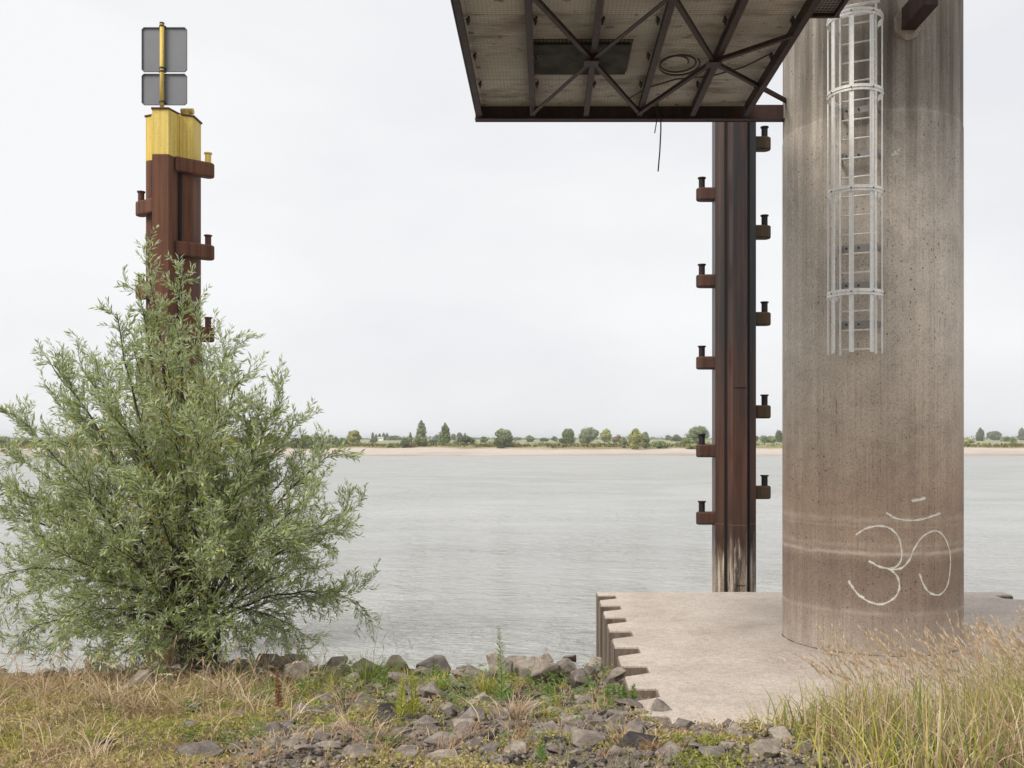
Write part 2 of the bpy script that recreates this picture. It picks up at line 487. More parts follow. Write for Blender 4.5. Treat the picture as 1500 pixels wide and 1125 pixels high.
M['white'] = mat_plain('white_wall', (0.75, 0.75, 0.74), 0.7)
M['willow'] = mat_leaf('willow_leaf', [(0.0, (0.14, 0.225, 0.04)), (0.45, (0.38, 0.465, 0.135)), (0.88, (0.56, 0.62, 0.31)),
                                       (0.93, (0.56, 0.50, 0.07)), (1.0, (0.64, 0.48, 0.08))], back=(0.60, 0.65, 0.50), transl=0.42, rough=0.5)
M['cover'] = mat_leaf('ground_cover_leaf', [(0.0, (0.23, 0.27, 0.05)), (0.27, (0.40, 0.39, 0.09)), (0.45, (0.50, 0.42, 0.17)),
                                            (0.65, (0.56, 0.42, 0.25)), (1.0, (0.42, 0.26, 0.16))])
M['green'] = mat_leaf('green_blade', [(0.0, (0.11, 0.18, 0.03)), (0.5, (0.22, 0.29, 0.06)), (1.0, (0.36, 0.38, 0.12))])
M['lime'] = mat_leaf('yellow_green_blade', [(0.0, (0.26, 0.31, 0.035)), (0.5, (0.46, 0.46, 0.08)), (1.0, (0.66, 0.58, 0.20))])
M['dry'] = mat_leaf('dry_grass_blade', [(0.0, (0.30, 0.205, 0.12)), (0.5, (0.55, 0.42, 0.27)), (1.0, (0.74, 0.61, 0.44))], transl=0.25)
M['dry_red'] = mat_leaf('rusty_dry_blade', [(0.0, (0.24, 0.13, 0.065)), (0.5, (0.40, 0.24, 0.13)), (1.0, (0.52, 0.35, 0.22))], transl=0.25)
M['seed'] = mat_leaf('seed_head', [(0.0, (0.45, 0.32, 0.20)), (0.5, (0.62, 0.48, 0.33)), (1.0, (0.74, 0.61, 0.46))], transl=0.25)
M['dock'] = mat_leaf('dry_dock_seed', [(0.0, (0.17, 0.085, 0.04)), (0.5, (0.32, 0.18, 0.09)), (1.0, (0.46, 0.29, 0.17))])
M['weed'] = mat_leaf('weed_leaf', [(0.0, (0.10, 0.18, 0.04)), (0.5, (0.20, 0.30, 0.08)), (1.0, (0.32, 0.41, 0.16))])
M['litter'] = mat_plain('pale_litter', (0.55, 0.58, 0.54), 0.6)
FAR = {}
for nm, a, b, c_ in (('dark', (0.085, 0.105, 0.055), (0.145, 0.17, 0.085), (0.20, 0.23, 0.12)),
                     ('green', (0.12, 0.16, 0.065), (0.21, 0.26, 0.11), (0.30, 0.35, 0.16)),
                     ('silver', (0.15, 0.185, 0.11), (0.26, 0.30, 0.18), (0.36, 0.40, 0.26)),
                     ('yellow', (0.24, 0.26, 0.09), (0.36, 0.37, 0.14), (0.46, 0.45, 0.20)),
                     ('brown', (0.16, 0.12, 0.065), (0.25, 0.19, 0.10), (0.33, 0.26, 0.15))):
    FAR[nm] = mat_leaf('far_foliage_' + nm, [(0.0, a), (0.5, b), (1.0, c_)], transl=0.15, rough=0.8)


# ------------------------------------------------------------------ mesh helpers
class B:
    """collects simple shapes for ONE mesh object"""
    def __init__(self):
        self.v, self.f = [], []

    def add(self, vs, fs):
        o = len(self.v)
        self.v += [tuple(p) for p in vs]
        self.f += [tuple(i + o for i in f) for f in fs]
        return self

    def box(self, c, s, rot=None, org=None):
        x, y, z = s[0] / 2, s[1] / 2, s[2] / 2
        vs = [Vector((a * x, b * y, d * z)) for a in (-1, 1) for b in (-1, 1) for d in (-1, 1)]
        if rot is not None:
            vs = [rot @ p for p in vs]
        vs = [p + Vector(c) for p in vs]
        return self.add(vs, [(0, 1, 3, 2), (4, 6, 7, 5), (0, 4, 5, 1), (2, 3, 7, 6), (0, 2, 6, 4), (1, 5, 7, 3)])

    def bar(self, p0, p1, w, h, up=Vector((0, 0, 1))):
        """rectangular bar from p0 to p1, w across, h along up"""
        p0, p1 = Vector(p0), Vector(p1)
        d = (p1 - p0).normalized()
        s = d.cross(up).normalized()
        u = s.cross(d).normalized()
        vs = []
        for p in (p0, p1):
            for a, b in ((-1, -1), (1, -1), (1, 1), (-1, 1)):
                vs.append(p + s * (a * w / 2) + u * (b * h / 2))
        return self.add(vs, [(0, 3, 2, 1), (4, 5, 6, 7), (0, 1, 5, 4), (1, 2, 6, 5), (2, 3, 7, 6), (3, 0, 4, 7)])

    def tube(self, pts, r, seg=8, cap=True):
        pts = [Vector(p) for p in pts]
        n = len(pts)
        rs = r if isinstance(r, (list, tuple)) else [r] * n
        vs, fs = [], []
        for i, p in enumerate(pts):
            d = (pts[min(i + 1, n - 1)] - pts[max(i - 1, 0)]).normalized()
            ref = Vector((0, 0, 1)) if abs(d.z) < 0.9 else Vector((1, 0, 0))
            s = d.cross(ref).normalized()
            u = d.cross(s).normalized()
            for k in range(seg):
                a = 2 * math.pi * k / seg
                vs.append(p + (s * math.cos(a) + u * math.sin(a)) * rs[i])
        for i in range(n - 1):
            for k in range(seg):
                k2 = (k + 1) % seg
                fs.append((i * seg + k, i * seg + k2, (i + 1) * seg + k2, (i + 1) * seg + k))
        if cap:
            fs.append(tuple(range(seg - 1, -1, -1)))
            fs.append(tuple((n - 1) * seg + k for k in range(seg)))
        return self.add(vs, fs)

    def extrude(self, outline, z0, z1):
        n = len(outline)
        vs = [(x, y, z0) for x, y in outline] + [(x, y, z1) for x, y in outline]
        fs = [(i, (i + 1) % n, n + (i + 1) % n, n + i) for i in range(n)]
        fs.append(tuple(range(n - 1, -1, -1)))
        fs.append(tuple(range(n, 2 * n)))
        return self.add(vs, fs)

    def mesh(self, name, mat, smooth=False):
        m = bpy.data.meshes.new(name)
        m.from_pydata(self.v, [], self.f)
        m.materials.append(mat)
        if smooth:
            m.polygons.foreach_set('use_smooth', [True] * len(m.polygons))
        m.update()
        return m

    def build(self, name, mat, parent=None, smooth=False, bevel=0.0, loc=None):
        return link(name, self.mesh(name, mat, smooth), parent, bevel, loc)


def link(name, mesh, parent=None, bevel=0.0, loc=None):
    o = bpy.data.objects.new(name, mesh)
    col.objects.link(o)
    if parent is not None:
        o.parent = parent
    if loc is not None:
        o.location = loc
    if bevel:
        md = o.modifiers.new('bevel', 'BEVEL')
        md.width = bevel
        md.segments = 2
        md.limit_method = 'ANGLE'
    return o


def thing(name, label, cat, loc=(0, 0, 0), group=None):
    o = bpy.data.objects.new(name, None)
    o.empty_display_size = 0.2
    o.location = loc
    col.objects.link(o)
    return tag(o, label, cat, group)


def tag(o, label, cat, group=None):
    o['label'] = label
    o['category'] = cat
    if group:
        o['group'] = group
    return o


def kind(o, k):
    o['kind'] = k
    return o


def bigmesh(name, V, Q, mat, rnd=None, smooth=False, extra=None, mats=None, mi=None):
    V = np.asarray(V, dtype=np.float32)
    Q = np.asarray(Q, dtype=np.int32)
    n = Q.shape[1]
    m = bpy.data.meshes.new(name)
    m.vertices.add(len(V))
    m.vertices.foreach_set('co', V.ravel())
    m.loops.add(Q.size)
    m.loops.foreach_set('vertex_index', Q.ravel())
    m.polygons.add(len(Q))
    m.polygons.foreach_set('loop_start', np.arange(0, Q.size, n, dtype=np.int32))
    if smooth:
        m.polygons.foreach_set('use_smooth', np.ones(len(Q), dtype=bool))
    for mm in (mats or [mat]):
        m.materials.append(mm)
    if mi is not None:
        m.polygons.foreach_set('material_index', np.asarray(mi, dtype=np.int32))
    if rnd is not None:
        a = m.attributes.new('rnd', 'FLOAT', 'POINT')
        a.data.foreach_set('value', np.asarray(rnd, dtype=np.float32))
    m.update(calc_edges=True)
    m.validate()
    return m


def unit(a):
    return a / np.maximum(np.linalg.norm(a, axis=-1, keepdims=True), 1e-9)


def blades(base, h, w, ang, lean, curl=1.8, levels=4, rnd=None, facing=None):
    """grass blades as tapering bent strips: returns verts, quads, rnd"""
    n = len(base)
    t = np.linspace(0, 1, levels)
    d = np.stack([np.cos(ang), np.sin(ang), np.zeros(n)], 1)
    fa = rng.uniform(0, np.pi, n) if facing is None else facing
    s = np.stack([np.cos(fa), np.sin(fa), np.zeros(n)], 1)
    V = np.zeros((n, levels, 2, 3))
    for i, tt in enumerate(t):
        c = base + d * (lean * h * tt ** curl)[:, None]
        c[:, 2] += h * (tt - 0.45 * lean * tt ** 2.5)
        ww = w * (1 - tt) ** 0.75 * 0.5 + 0.0006
        V[:, i, 0] = c - s * ww[:, None]
        V[:, i, 1] = c + s * ww[:, None]
    idx = np.arange(n)[:, None] * (levels * 2)
    Q = []
    for i in range(levels - 1):
        Q.append(np.concatenate([idx + 2 * i, idx + 2 * i + 1, idx + 2 * i + 3, idx + 2 * i + 2], 1))
    Q = np.concatenate(Q, 0)
    r = np.repeat(rng.random(n) if rnd is None else rnd, levels * 2)
    return V.reshape(-1, 3), Q, r


def leaves(pos, d, length, width, rnd=None, roll=None, fold=0.15):
    """pointed leaves as folded rhombs"""
    n = len(pos)
    d = unit(d)
    a = unit(rng.normal(size=(n, 3))) if roll is None else roll
    s = unit(np.cross(d, a))
    nn = np.cross(s, d)
    L, W = length[:, None], width[:, None]
    V = np.stack([pos, pos + d * L * 0.45 + s * W * 0.5 + nn * W * fold, pos + d * L - nn * L * 0.06,
                  pos + d * L * 0.45 - s * W * 0.5 + nn * W * fold], 1)
    Q = np.arange(n)[:, None] * 4 + np.arange(4)[None, :]
    r = np.repeat(rng.random(n) if rnd is None else rnd, 4)
    return V.reshape(-1, 3), Q, r


def join(parts):
    V, Q, Rn, o = [], [], [], 0
    for v, q, r in parts:
        V.append(v)
        Q.append(q + o)
        Rn.append(r)
        o += len(v)
    return np.concatenate(V), np.concatenate(Q), np.concatenate(Rn)


# value noise for terrain
_tab = rng.random((256, 256))


def vnoise(x, y):
    x = np.asarray(x, float) % 255.0
    y = np.asarray(y, float) % 255.0
    xi, yi = np.floor(x).astype(int), np.floor(y).astype(int)
    fx, fy = x - xi, y - yi
    fx, fy = fx * fx * (3 - 2 * fx), fy * fy * (3 - 2 * fy)
    a, b = _tab[xi, yi], _tab[(xi + 1) % 256, yi]
    c, d = _tab[xi, (yi + 1) % 256], _tab[(xi + 1) % 256, (yi + 1) % 256]
    return (a * (1 - fx) + b * fx) * (1 - fy) + (c * (1 - fx) + d * fx) * fy - 0.5


WATER_Z = -2.3


def ground(x, y):
    x = np.asarray(x, float)
    y = np.asarray(y, float)
    crest = 14.3 + 0.5 * vnoise(x * 0.45 + 9, y * 0 + 3)
    z = np.interp(y, [-60, 0, 8, 10.4, 12.5, 14.0], [2.6, 1.45, 0.36, 0.035, -0.16, -0.30])
    drop = np.clip(y - crest, 0, None)
    z = z - np.minimum(drop * 0.62, 4.0)
    z = z + 0.16 * vnoise(x * 0.9, y * 0.9) + 0.09 * vnoise(x * 2.9 + 40, y * 2.9)
    # platform side: stay below the slab until the soil overlaps its near edge
    on = (x > 0.9)
    edge = 10.28 + 0.22 * vnoise(x * 1.7, y * 0 + 60) + np.clip((x - 3.0) * 0.10, 0, 0.5)
    zs = np.where(y > edge, np.minimum(z, -0.12), np.maximum(z, 0.02 + (edge - y) * 0.14))
    k = np.clip((x - 0.9) / 0.5, 0, 1)
    near = np.clip((y - 10.2) / 0.5, 0, 1)
    z = np.where(on, z * (1 - k) + zs * k, z)
    return z


# ================================================================== SETTING
# riverbank in front (one sheet, runs behind the camera too)
xs = np.concatenate([np.linspace(-60, -11, 40), np.linspace(-10.8, 9.8, 300), np.linspace(10, 60, 40)])
ys = np.concatenate([np.linspace(-60, 5.5, 30), np.linspace(5.7, 16.5, 200), np.linspace(16.8, 24, 14)])
gx, gy = np.meshgrid(xs, ys, indexing='ij')
gz = ground(gx, gy)
V = np.stack([gx, gy, gz], -1).reshape(-1, 3)
ni, nj = len(xs), len(ys)
ii, jj = np.meshgrid(np.arange(ni - 1), np.arange(nj - 1), indexing='ij')
a = (ii * nj + jj).ravel()
Q = np.stack([a, a + nj, a + nj + 1, a + 1], 1)
bank = kind(link('riverbank', bigmesh('riverbank', V, Q, M['soil'], smooth=True)), 'structure')

# river
gw = B()
gw.add([(-3000, -200, WATER_Z), (3000, -200, WATER_Z), (3000, 420, WATER_Z), (-3000, 420, WATER_Z)], [(0, 1, 2, 3)])
kind(gw.build('river', M['water']), 'structure')


# far bank: beach, dune grass, fields to the horizon
def far_z(y):
    return np.interp(y, [286, 298, 318, 327, 345, 400, 600, 2000, 9000], [-3.2, -2.3, -0.75, -0.15, 0.35, 0.5, 0.62, 0.9, 1.2])


xs = np.concatenate([np.linspace(-4500, -520, 30), np.linspace(-500, 500, 260), np.linspace(520, 4500, 30)])
ys = np.concatenate([np.linspace(284, 350, 60), np.linspace(353, 600, 40), np.array([800, 1200, 2000, 4000, 9000])])
gx, gy = np.meshgrid(xs, ys, indexing='ij')
gz = far_z(gy + 7 * vnoise(gx * 0.02, gy * 0.0 + 7) + 3 * vnoise(gx * 0.09, gy * 0.02 + 70))
gz = gz + np.where(gy > 318, 0.55, 0.12) * vnoise(gx * 0.11, gy * 0.09 + 30) * np.clip((1200 - gy) / 600, 0, 1)
V = np.stack([gx, gy, gz], -1).reshape(-1, 3)
ni, nj = len(xs), len(ys)
ii, jj = np.meshgrid(np.arange(ni - 1), np.arange(nj - 1), indexing='ij')
a = (ii * nj + jj).ravel()
Q = np.stack([a, a + nj, a + nj + 1, a + 1], 1)
kind(link('far_bank', bigmesh('far_bank', V, Q, M['far_ground'], smooth=True)), 'structure')

# ------------------------------------------------------------------ concrete platform with sheet pile edge
XI, XO = 1.42, 1.06
left = []
for i in range(9):                       # from the back towards the camera
    yf = 18.29 - 1.21 * (i - 1)          # near (front) face of each tooth
    left += [(XO, yf + 0.60), (XO, yf), (XI, yf), (XI, yf - 0.40)]
left = [(XO, 19.9)] + left[1:]
right = [(9.15 + (XI - x) * 1.0, y) for x, y in left[::-1]]
outline = [p for p in left] + [(XI, 8.0), (9.15, 8.0)] + right
plat = kind(B().extrude(outline, -0.14, 0.0).build('concrete_platform', M['platform'], bevel=0.012), 'structure')
core = [(x + (0.05 if x < 5 else -0.05), y - (0.04 if y > 19 else 0)) for x, y in outline]
kind(B().extrude(core, -4.2, -0.145).build('platform_core', M['pile_side'], plat), 'structure')


def pile_strip(pts, z0, z1, parent):
    """a steel sheet 16 mm thick following pts"""
    b = B()
    for (x0, y0), (x1, y1) in zip(pts[:-1], pts[1:]):
        b.bar((x0, y0, (z0 + z1) / 2), (x1, y1, (z0 + z1) / 2), 0.016, z1 - z0)
    # interlock bead at the end of each pile
    x, y = pts[-1]
    b.box((x, y, (z0 + z1) / 2), (0.04, 0.04, z1 - z0 - 0.01))
    return b.build('sheet_pile', M['pile_side'], parent)


for i in range(0, 8):
    seg = left[4 * i:4 * i + 5]
    pile_strip([(x - 0.012, y) for x, y in seg], -4.2, -0.03, plat)
    seg2 = [(9.15 + (XI - x) + 0.012, y) for x, y in left[4 * i:4 * i + 5]]
    pile_strip(seg2, -4.2, -0.03, plat)
for i in range(6):
    x0 = 1.3 + i * 1.3
    pile_strip([(x0, 19.91), (x0 + 0.35, 19.91), (x0 + 0.5, 20.2), (x0 + 0.8, 20.2), (x0 + 0.95, 19.91), (x0 + 1.3, 19.91)], -4.2, -0.16, plat)

# ------------------------------------------------------------------ round concrete column
COLX, COLY, COLR = 5.22, 15.38, 1.377
b = B()
seg = 128
zs = [-0.05, 0.0, 0.03, 2, 4, 6, 8.0, 8.02, 10, 16]
rs = [COLR + 0.012, COLR + 0.012, COLR] + [COLR] * 3 + [COLR, COLR - 0.006, COLR - 0.006, COLR - 0.006]
vs = [(rr * math.cos(2 * math.pi * k / seg), rr * math.sin(2 * math.pi * k / seg), z) for z, rr in zip(zs, rs) for k in range(seg)]
fs = [(i * seg + k, i * seg + (k + 1) % seg, (i + 1) * seg + (k + 1) % seg, (i + 1) * seg + k) for i in range(len(zs) - 1) for k in range(seg)]
fs.append(tuple((len(zs) - 1) * seg + k for k in range(seg)))
fs.append(tuple(range(seg - 1, -1, -1)))
b.add(vs, fs)
column = thing('concrete_column', 'massive round grey brown concrete bridge column with white painted sign', 'column', (COLX, COLY, 0))
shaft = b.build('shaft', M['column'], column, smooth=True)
shaft.data.polygons[-1].use_smooth = False
# mortar fillet crumbling round the foot
b = B()
pts = []
for k in range(40):
    a = R(180 + k * 180 / 39 - 10)
    rr = COLR + 0.012
    pts.append((rr * math.cos(a), rr * math.sin(a), 0.004 + 0.004 * random.random()))
b.tube(pts, [max(0.002, random.gauss(0.008, 0.008)) for _ in pts], 5)
b.build('mortar_fillet', M['soil'], column)


def on_column(px, py, off=0.004):
    """where the line of sight through a pixel meets the shaft"""
    d = Vector(((px - CX) / FPX, 1, -(py - CY) / FPX))
    a = d.x ** 2 + 1
    bb = -2 * (d.x * COLX + COLY)
    c = COLX ** 2 + COLY ** 2 - (COLR + off) ** 2
    t = (-bb - math.sqrt(max(bb * bb - 4 * a * c, 0))) / (2 * a)
    return math.atan2(d.x * t - COLX, COLY - d.y * t), H + d.z * t


def catmull(pts, n=7):
    o = []
    P_ = [pts[0]] + list(pts) + [pts[-1]]
    for i in range(1, len(P_) - 2):
        p0, p1, p2, p3 = [np.array(q, float) for q in P_[i - 1:i + 3]]
        for k in range(n):
            t = k / n
            o.append(0.5 * ((2 * p1) + (-p0 + p2) * t + (2 * p0 - 5 * p1 + 4 * p2 - p3) * t * t + (-p0 + 3 * p1 - 3 * p2 + p3) * t ** 3))
    o.append(np.array(pts[-1], float))
    return o


STROKES = [
    [(312, 262), (350, 238), (400, 228), (440, 238), (470, 270), (482, 320), (478, 360), (455, 383), (425, 386)],
    [(362, 360), (400, 379), (440, 390), (468, 420), (473, 460), (455, 495), (410, 518), (370, 512), (330, 490), (300, 455), (288, 432)],
    [(438, 390), (480, 385), (510, 355), (530, 310), (560, 268), (600, 247), (628, 256), (650, 290), (662, 340), (660, 400), (650, 450), (625, 482), (590, 478), (565, 450), (548, 405)],
    [(425, 182), (460, 200), (510, 208), (560, 203), (600, 190), (622, 180)],
    [(518, 135), (545, 131), (570, 124)],
    [(326, 487), (345, 494)], [(286, 430), (291, 446)], [(360, 358), (382, 368)], [(425, 179), (446, 192)], [(600, 192), (624, 181)], [(520, 137), (568, 127)],
]
gv, gf, ga = [], [], []
for si, s in enumerate(STROKES):
    pts = [on_column(1130 + x * 0.3957, 680 + y * 0.3957) for x, y in s]
    sp = catmull([(a_ * COLR, z_) for a_, z_ in pts])
    hw = (0.030 if si != 4 else 0.045)
    rr = COLR + 0.003 + 0.0012 * si
    o = len(gv)
    for i, p in enumerate(sp):
        d = sp[min(i + 1, len(sp) - 1)] - sp[max(i - 1, 0)]
        d = d / (np.linalg.norm(d) + 1e-9)
        nrm = np.array([-d[1], d[0]])
        endf = 1.0 if 1 < i < len(sp) - 2 else 0.8
        for k, acr in enumerate((-1, -0.4, 0, 0.4, 1)):
            q = p + nrm * hw * acr * (0.9 + 0.25 * math.sin(i * 0.9 + si)) * endf
            an = q[0] / COLR
            gv.append((rr * math.sin(an), -rr * math.cos(an), q[1]))
            ga.append(acr)
    for i in range(len(sp) - 1):
        for k in range(4):
            q0 = o + i * 5 + k
            gf.append((q0, q0 + 1, q0 + 6, q0 + 5))
gm = bpy.data.meshes.new('painted_sign')
gm.from_pydata(gv, [], gf)
at_ = gm.attributes.new('across', 'FLOAT', 'POINT')
at_.data.foreach_set('value', np.array(ga, dtype=np.float32))
gm.materials.append(M['graffiti'])
go = link('painted_sign', gm, column)
go['label'] = 'white spray painted om sign'
# a pale splash high on the shaft
sv, sf, sa = [], [], []
for (px, py, w_) in ((1312, 224, 0.07), (1308, 227, 0.04), (1317, 220, 0.035)):
    a0, z0 = on_column(px, py)
    o = len(sv)
    sv.append(((COLR + .004) * math.sin(a0), -(COLR + .004) * math.cos(a0), z0)); sa.append(0.0)
    for k in range(12):
        t = 2 * math.pi * k / 12
        q = random.uniform(0.6, 1.2) * w_
        an = a0 + q * math.cos(t) / COLR
        sv.append(((COLR + .004) * math.sin(an), -(COLR + .004) * math.cos(an), z0 + q * math.sin(t))); sa.append(1.0)
    sf += [(o, o + 1 + k, o + 1 + (k + 1) % 12) for k in range(12)]
sm_ = bpy.data.meshes.new('paint_splash')
sm_.from_pydata(sv, [], sf)
at_ = sm_.attributes.new('across', 'FLOAT', 'POINT')
at_.data.foreach_set('value', np.array(sa, dtype=np.float32))
sm_.materials.append(M['graffiti'])
link('paint_splash', sm_, column)

# ------------------------------------------------------------------ sheet pile posts (dolphins)
def post_outline(s, cx, cy, grow=0.0):
    q = [(-.20, 0), (.20, 0), (.285, .34), (.32, .44), (.585, .56), (.585, 1.10), (.32, 1.22), (.285, 1.32), (.20, 1.66), (-.20, 1.66)]
    q += [(-.285, 1.32), (-.32, 1.22), (-.585, 1.10), (-.585, .56), (-.32, .44), (-.285, .34)]
    o = []
    for x, y in q:
        gx_, gy_ = (x / 0.6, (y - .83) / 0.83)
        o.append((cx + (x + grow * gx_) * s, cy + (y + grow * gy_) * s))
    return o


def stadium(p0, p1, r, n=8):
    p0, p1 = np.array(p0), np.array(p1)
    d = (p1 - p0) / np.linalg.norm(p1 - p0)
    a0 = math.atan2(d[1], d[0])
    o = [tuple(p1 + r * np.array([math.cos(a0 - math.pi / 2 + math.pi * k / n), math.sin(a0 - math.pi / 2 + math.pi * k / n)])) for k in range(n + 1)]
    nrm = np.array([-d[1], d[0]])
    o += [tuple(p0 + nrm * r), tuple(p0 - nrm * r)]
    return o


def mooring_bracket(root, cx, cy, s, p0, p1, ztop, h, mat, capmat, r=0.15):
    q0 = (cx + p0[0] * s, cy + p0[1] * s)
    q1 = (cx + p1[0] * s, cy + p1[1] * s)
    br = B().extrude(stadium(q0, q1, r), ztop - h, ztop).build('mooring_bracket', mat, root, bevel=0.04)
    pin = B()
    pin.tube([(q1[0], q1[1], ztop), (q1[0], q1[1], ztop + 0.22)], 0.075, 14)
    pin.build('mooring_pin', capmat, br, smooth=False)
    B().tube([(q1[0], q1[1], ztop + 0.22), (q1[0], q1[1], ztop + 0.235), (q1[0], q1[1], ztop + 0.26)], [0.08, 0.10, 0.10], 14).build('pin_cap', capmat, br)
    return br


def interlocks(root, s, cx, cy, z0, z1, mat):
    for x, y in ((.30, .385), (-.30, .385), (.30, 1.27), (-.30, 1.27)):
        b_ = B()
        b_.box((cx + x * s, cy + (y - 0.02) * s, (z0 + z1) / 2), (0.055, 0.05, z1 - z0))
        b_.box((cx + (x + math.copysign(.045, x)) * s, cy + (y + .0) * s, (z0 + z1) / 2), (0.02, 0.09, z1 - z0 - 0.02))
        b_.build('interlock', mat, root)


# left post with yellow head
LX, LY = -9.285, 23.0
lp = thing('mooring_post', 'rusty brown sheet pile mooring post with yellow painted head standing behind the willow', 'mooring post', (0, 0, 0))
zb, zt = 10.03, 11.12
B().extrude(post_outline(1, LX, LY), -4.5, zb).build('pile_body', M['rust_pile'], lp, bevel=0.012)
B().extrude(post_outline(1, LX, LY, 0.002), zb + 0.002, zt).build('yellow_head', M['yellow'], lp, bevel=0.012)
B().extrude(post_outline(1, LX, LY, 0.035), zt + 0.002, zt + 0.04).build('cap_plate', M['rust'], lp, bevel=0.006)
interlocks(lp, 1, LX, LY, -4.4, zb - 0.03, M['groove'])
interlocks(lp, 1, LX, LY, zb + 0.003, zt - 0.004, M['yellow'])
for i, z in enumerate((10.06, 8.01, 5.96, 3.90, 1.85)):
    mooring_bracket(lp, LX, LY, 1, (.20, .30), (.85, .85), z, 0.36, M['rust_pile'], M['yellow'] if i == 0 else M['rust'])
for z in (9.05, 7.0, 4.95, 2.9):
    mooring_bracket(lp, LX, LY, 1, (-.20, .28), (-.74, .66), z, 0.36, M['rust_pile'], M['rust'], r=0.13)
# yellow lifting bollard on the cap
b = B()
b.tube([(LX + 0.35, LY + 0.75, zt + 0.03), (LX + 0.35, LY + 0.75, zt + 0.2), (LX + 0.35, LY + 0.75, zt + 0.24)], [0.09, 0.09, 0.05], 12)
b.tube([(LX + 0.22, LY + 0.75, zt + 0.20), (LX + 0.52, LY + 0.75, zt + 0.20)], 0.075, 10)
b.build('lifting_lug', M['yellow'], lp)

# twin sign boards seen from behind
sg = thing('navigation_sign', 'two grey square sign boards seen from behind on a yellow pole', 'sign', (-9.37, 23.35, zt))


def sign_board(x0, x1, z0, z1, y):
    c = 0.05
    o = [(x0 + c, z0), (x1 - c, z0), (x1, z0 + c), (x1, z1 - c), (x1 - c, z1), (x0 + c, z1), (x0, z1 - c), (x0, z0 + c)]
    vs = [(x, y, z) for x, z in o] + [(x, y + 0.006, z) for x, z in o]
    fs = [tuple(range(8)), tuple(range(15, 7, -1))] + [(i, 8 + i, 8 + (i + 1) % 8, (i + 1) % 8) for i in range(8)]
    bd = B().add(vs, fs)
    vs2 = []
    loc = Vector(sg.location)
    bd.v = [tuple(Vector(p) - loc) for p in bd.v]
    o_ = bd.build('sign_board', M['sign_back'], sg)
    fr = B()
    for i in range(8):
        (xa, za), (xb, zb_) = o[i], o[(i + 1) % 8]
        fr.bar(Vector((xa, y - 0.018, za)) - loc, Vector((xb, y - 0.018, zb_)) - loc, 0.014, 0.034, up=Vector((0, 1, 0)))
    fr.build('turned_edge', M['sign_edge'], o_)
    return o_


yb = 23.42
g = lambda px, py: P(px, py, yb)
sign_board(g(208.5, 0).x, g(274, 0).x, g(0, 105.5).z, g(0, 41).z, yb)
sign_board(g(208.5, 0).x, g(274, 0).x, g(0, 154).z, g(0, 109).z, yb)
px_ = g(239, 0).x
loc = Vector(sg.location)
B().tube([Vector((px_, yb - 0.07, zt + 0.03)) - loc, Vector((px_, yb - 0.07, g(0, 37).z)) - loc], 0.052, 14).build('pole', M['yellow'], sg, smooth=True)
B().tube([Vector((px_, yb - 0.07, g(0, 37).z)) - loc, Vector((px_, yb - 0.07, g(0, 35).z)) - loc], 0.058, 14).build('pole_cap', M['bolt'], sg)
for py in (40, 101.5, 106.5, 151):
    zc = g(0, py).z
    cl = B().tube([Vector((px_, yb - 0.07, zc - 0.02)) - loc, Vector((px_, yb - 0.07, zc + 0.02)) - loc], 0.062, 12)
    cl.box(Vector((px_, yb - 0.03, zc)) - loc, (0.17, 0.03, 0.03))
    cl.build('pipe_clamp', M['bolt'], sg)

# right post behind the platform
RXc, RYc, RS = 4.556, 22.5, 0.84
rp = thing('mooring_post', 'tall dark rusty sheet pile mooring post with pale tide marks beside the concrete column', 'mooring post', (0, 0, 0))
B().extrude(post_outline(RS, RXc, RYc), -4.5, 12.2).build('pile_body', M['rust_tide'], rp, bevel=0.01)
interlocks(rp, RS, RXc, RYc, -4.4, 12.1, M['groove'])
B().extrude(post_outline(RS, RXc, RYc, 0.03), 12.21, 12.24).build('cap_plate', M['rust'], rp)
for z in (10.49, 8.35, 6.25, 4.0, 2.05):
    mooring_bracket(rp, RXc, RYc, RS, (.45, .80), (.88, .80), z, 0.32, M['clamp_green'], M['groove'], r=0.15)
for z in (9.26, 7.16, 5.18, 3.05, 1.42):
    mooring_bracket(rp, RXc, RYc, RS, (-.45, .80), (-.93, .80), z, 0.31, M['rust_dark'], M['groove'], r=0.14)
# doubler plates welded on the post, upper and lower
hw_ = 0.2 * RS
B().box((RXc + 0.02, RYc - 0.012, 4.95), (2 * hw_ * 0.86, 0.018, 1.1)).build('doubler_plate', M['rust_tide'], rp, bevel=0.004)
b = B().extrude([(-.13, -.6), (.13, -.6), (.13, .25), (.0, .5), (-.13, .25)], 0, 0.018)
b.v = [(RXc + x, RYc - 0.003 - z, 0.35 + y) for x, y, z in b.v]
b.build('doubler_plate', M['rust_tide'], rp)

# ------------------------------------------------------------------ steel platform overhead
deck = thing('steel_deck', 'rusty steel deck overhead with pale planks behind wire mesh, fixed to the column', 'platform', (1.1, 12, 8.4))
dl = Vector(deck.location)


def dk(b_, name, mat, bevel=0.0, parent=None, smooth=False):
    b_.v = [tuple(Vector(p) - dl) for p in b_.v]
    return b_.build(name, mat, parent or deck, smooth, bevel)


RIBX = [-1.07, -0.213, 0.643, 1.50, 2.356, 3.213]
ZB, ZC = 8.38, 8.58
YF, YN = 15.5, 8.6
seams = [15.52, 14.37, 13.31, 12.17, 11.1, 10.0, 8.9]
for ya, yb_ in zip(seams[:-1], seams[1:]):
    for xa, xb in zip(RIBX[:-1], RIBX[1:]):
        b = B().box(((xa + xb) / 2, (ya + yb_) / 2, ZC + 0.06), (xb - xa - 0.012, ya - yb_ - 0.016, 0.10))
        dk(b, 'plank', M['ceiling'])
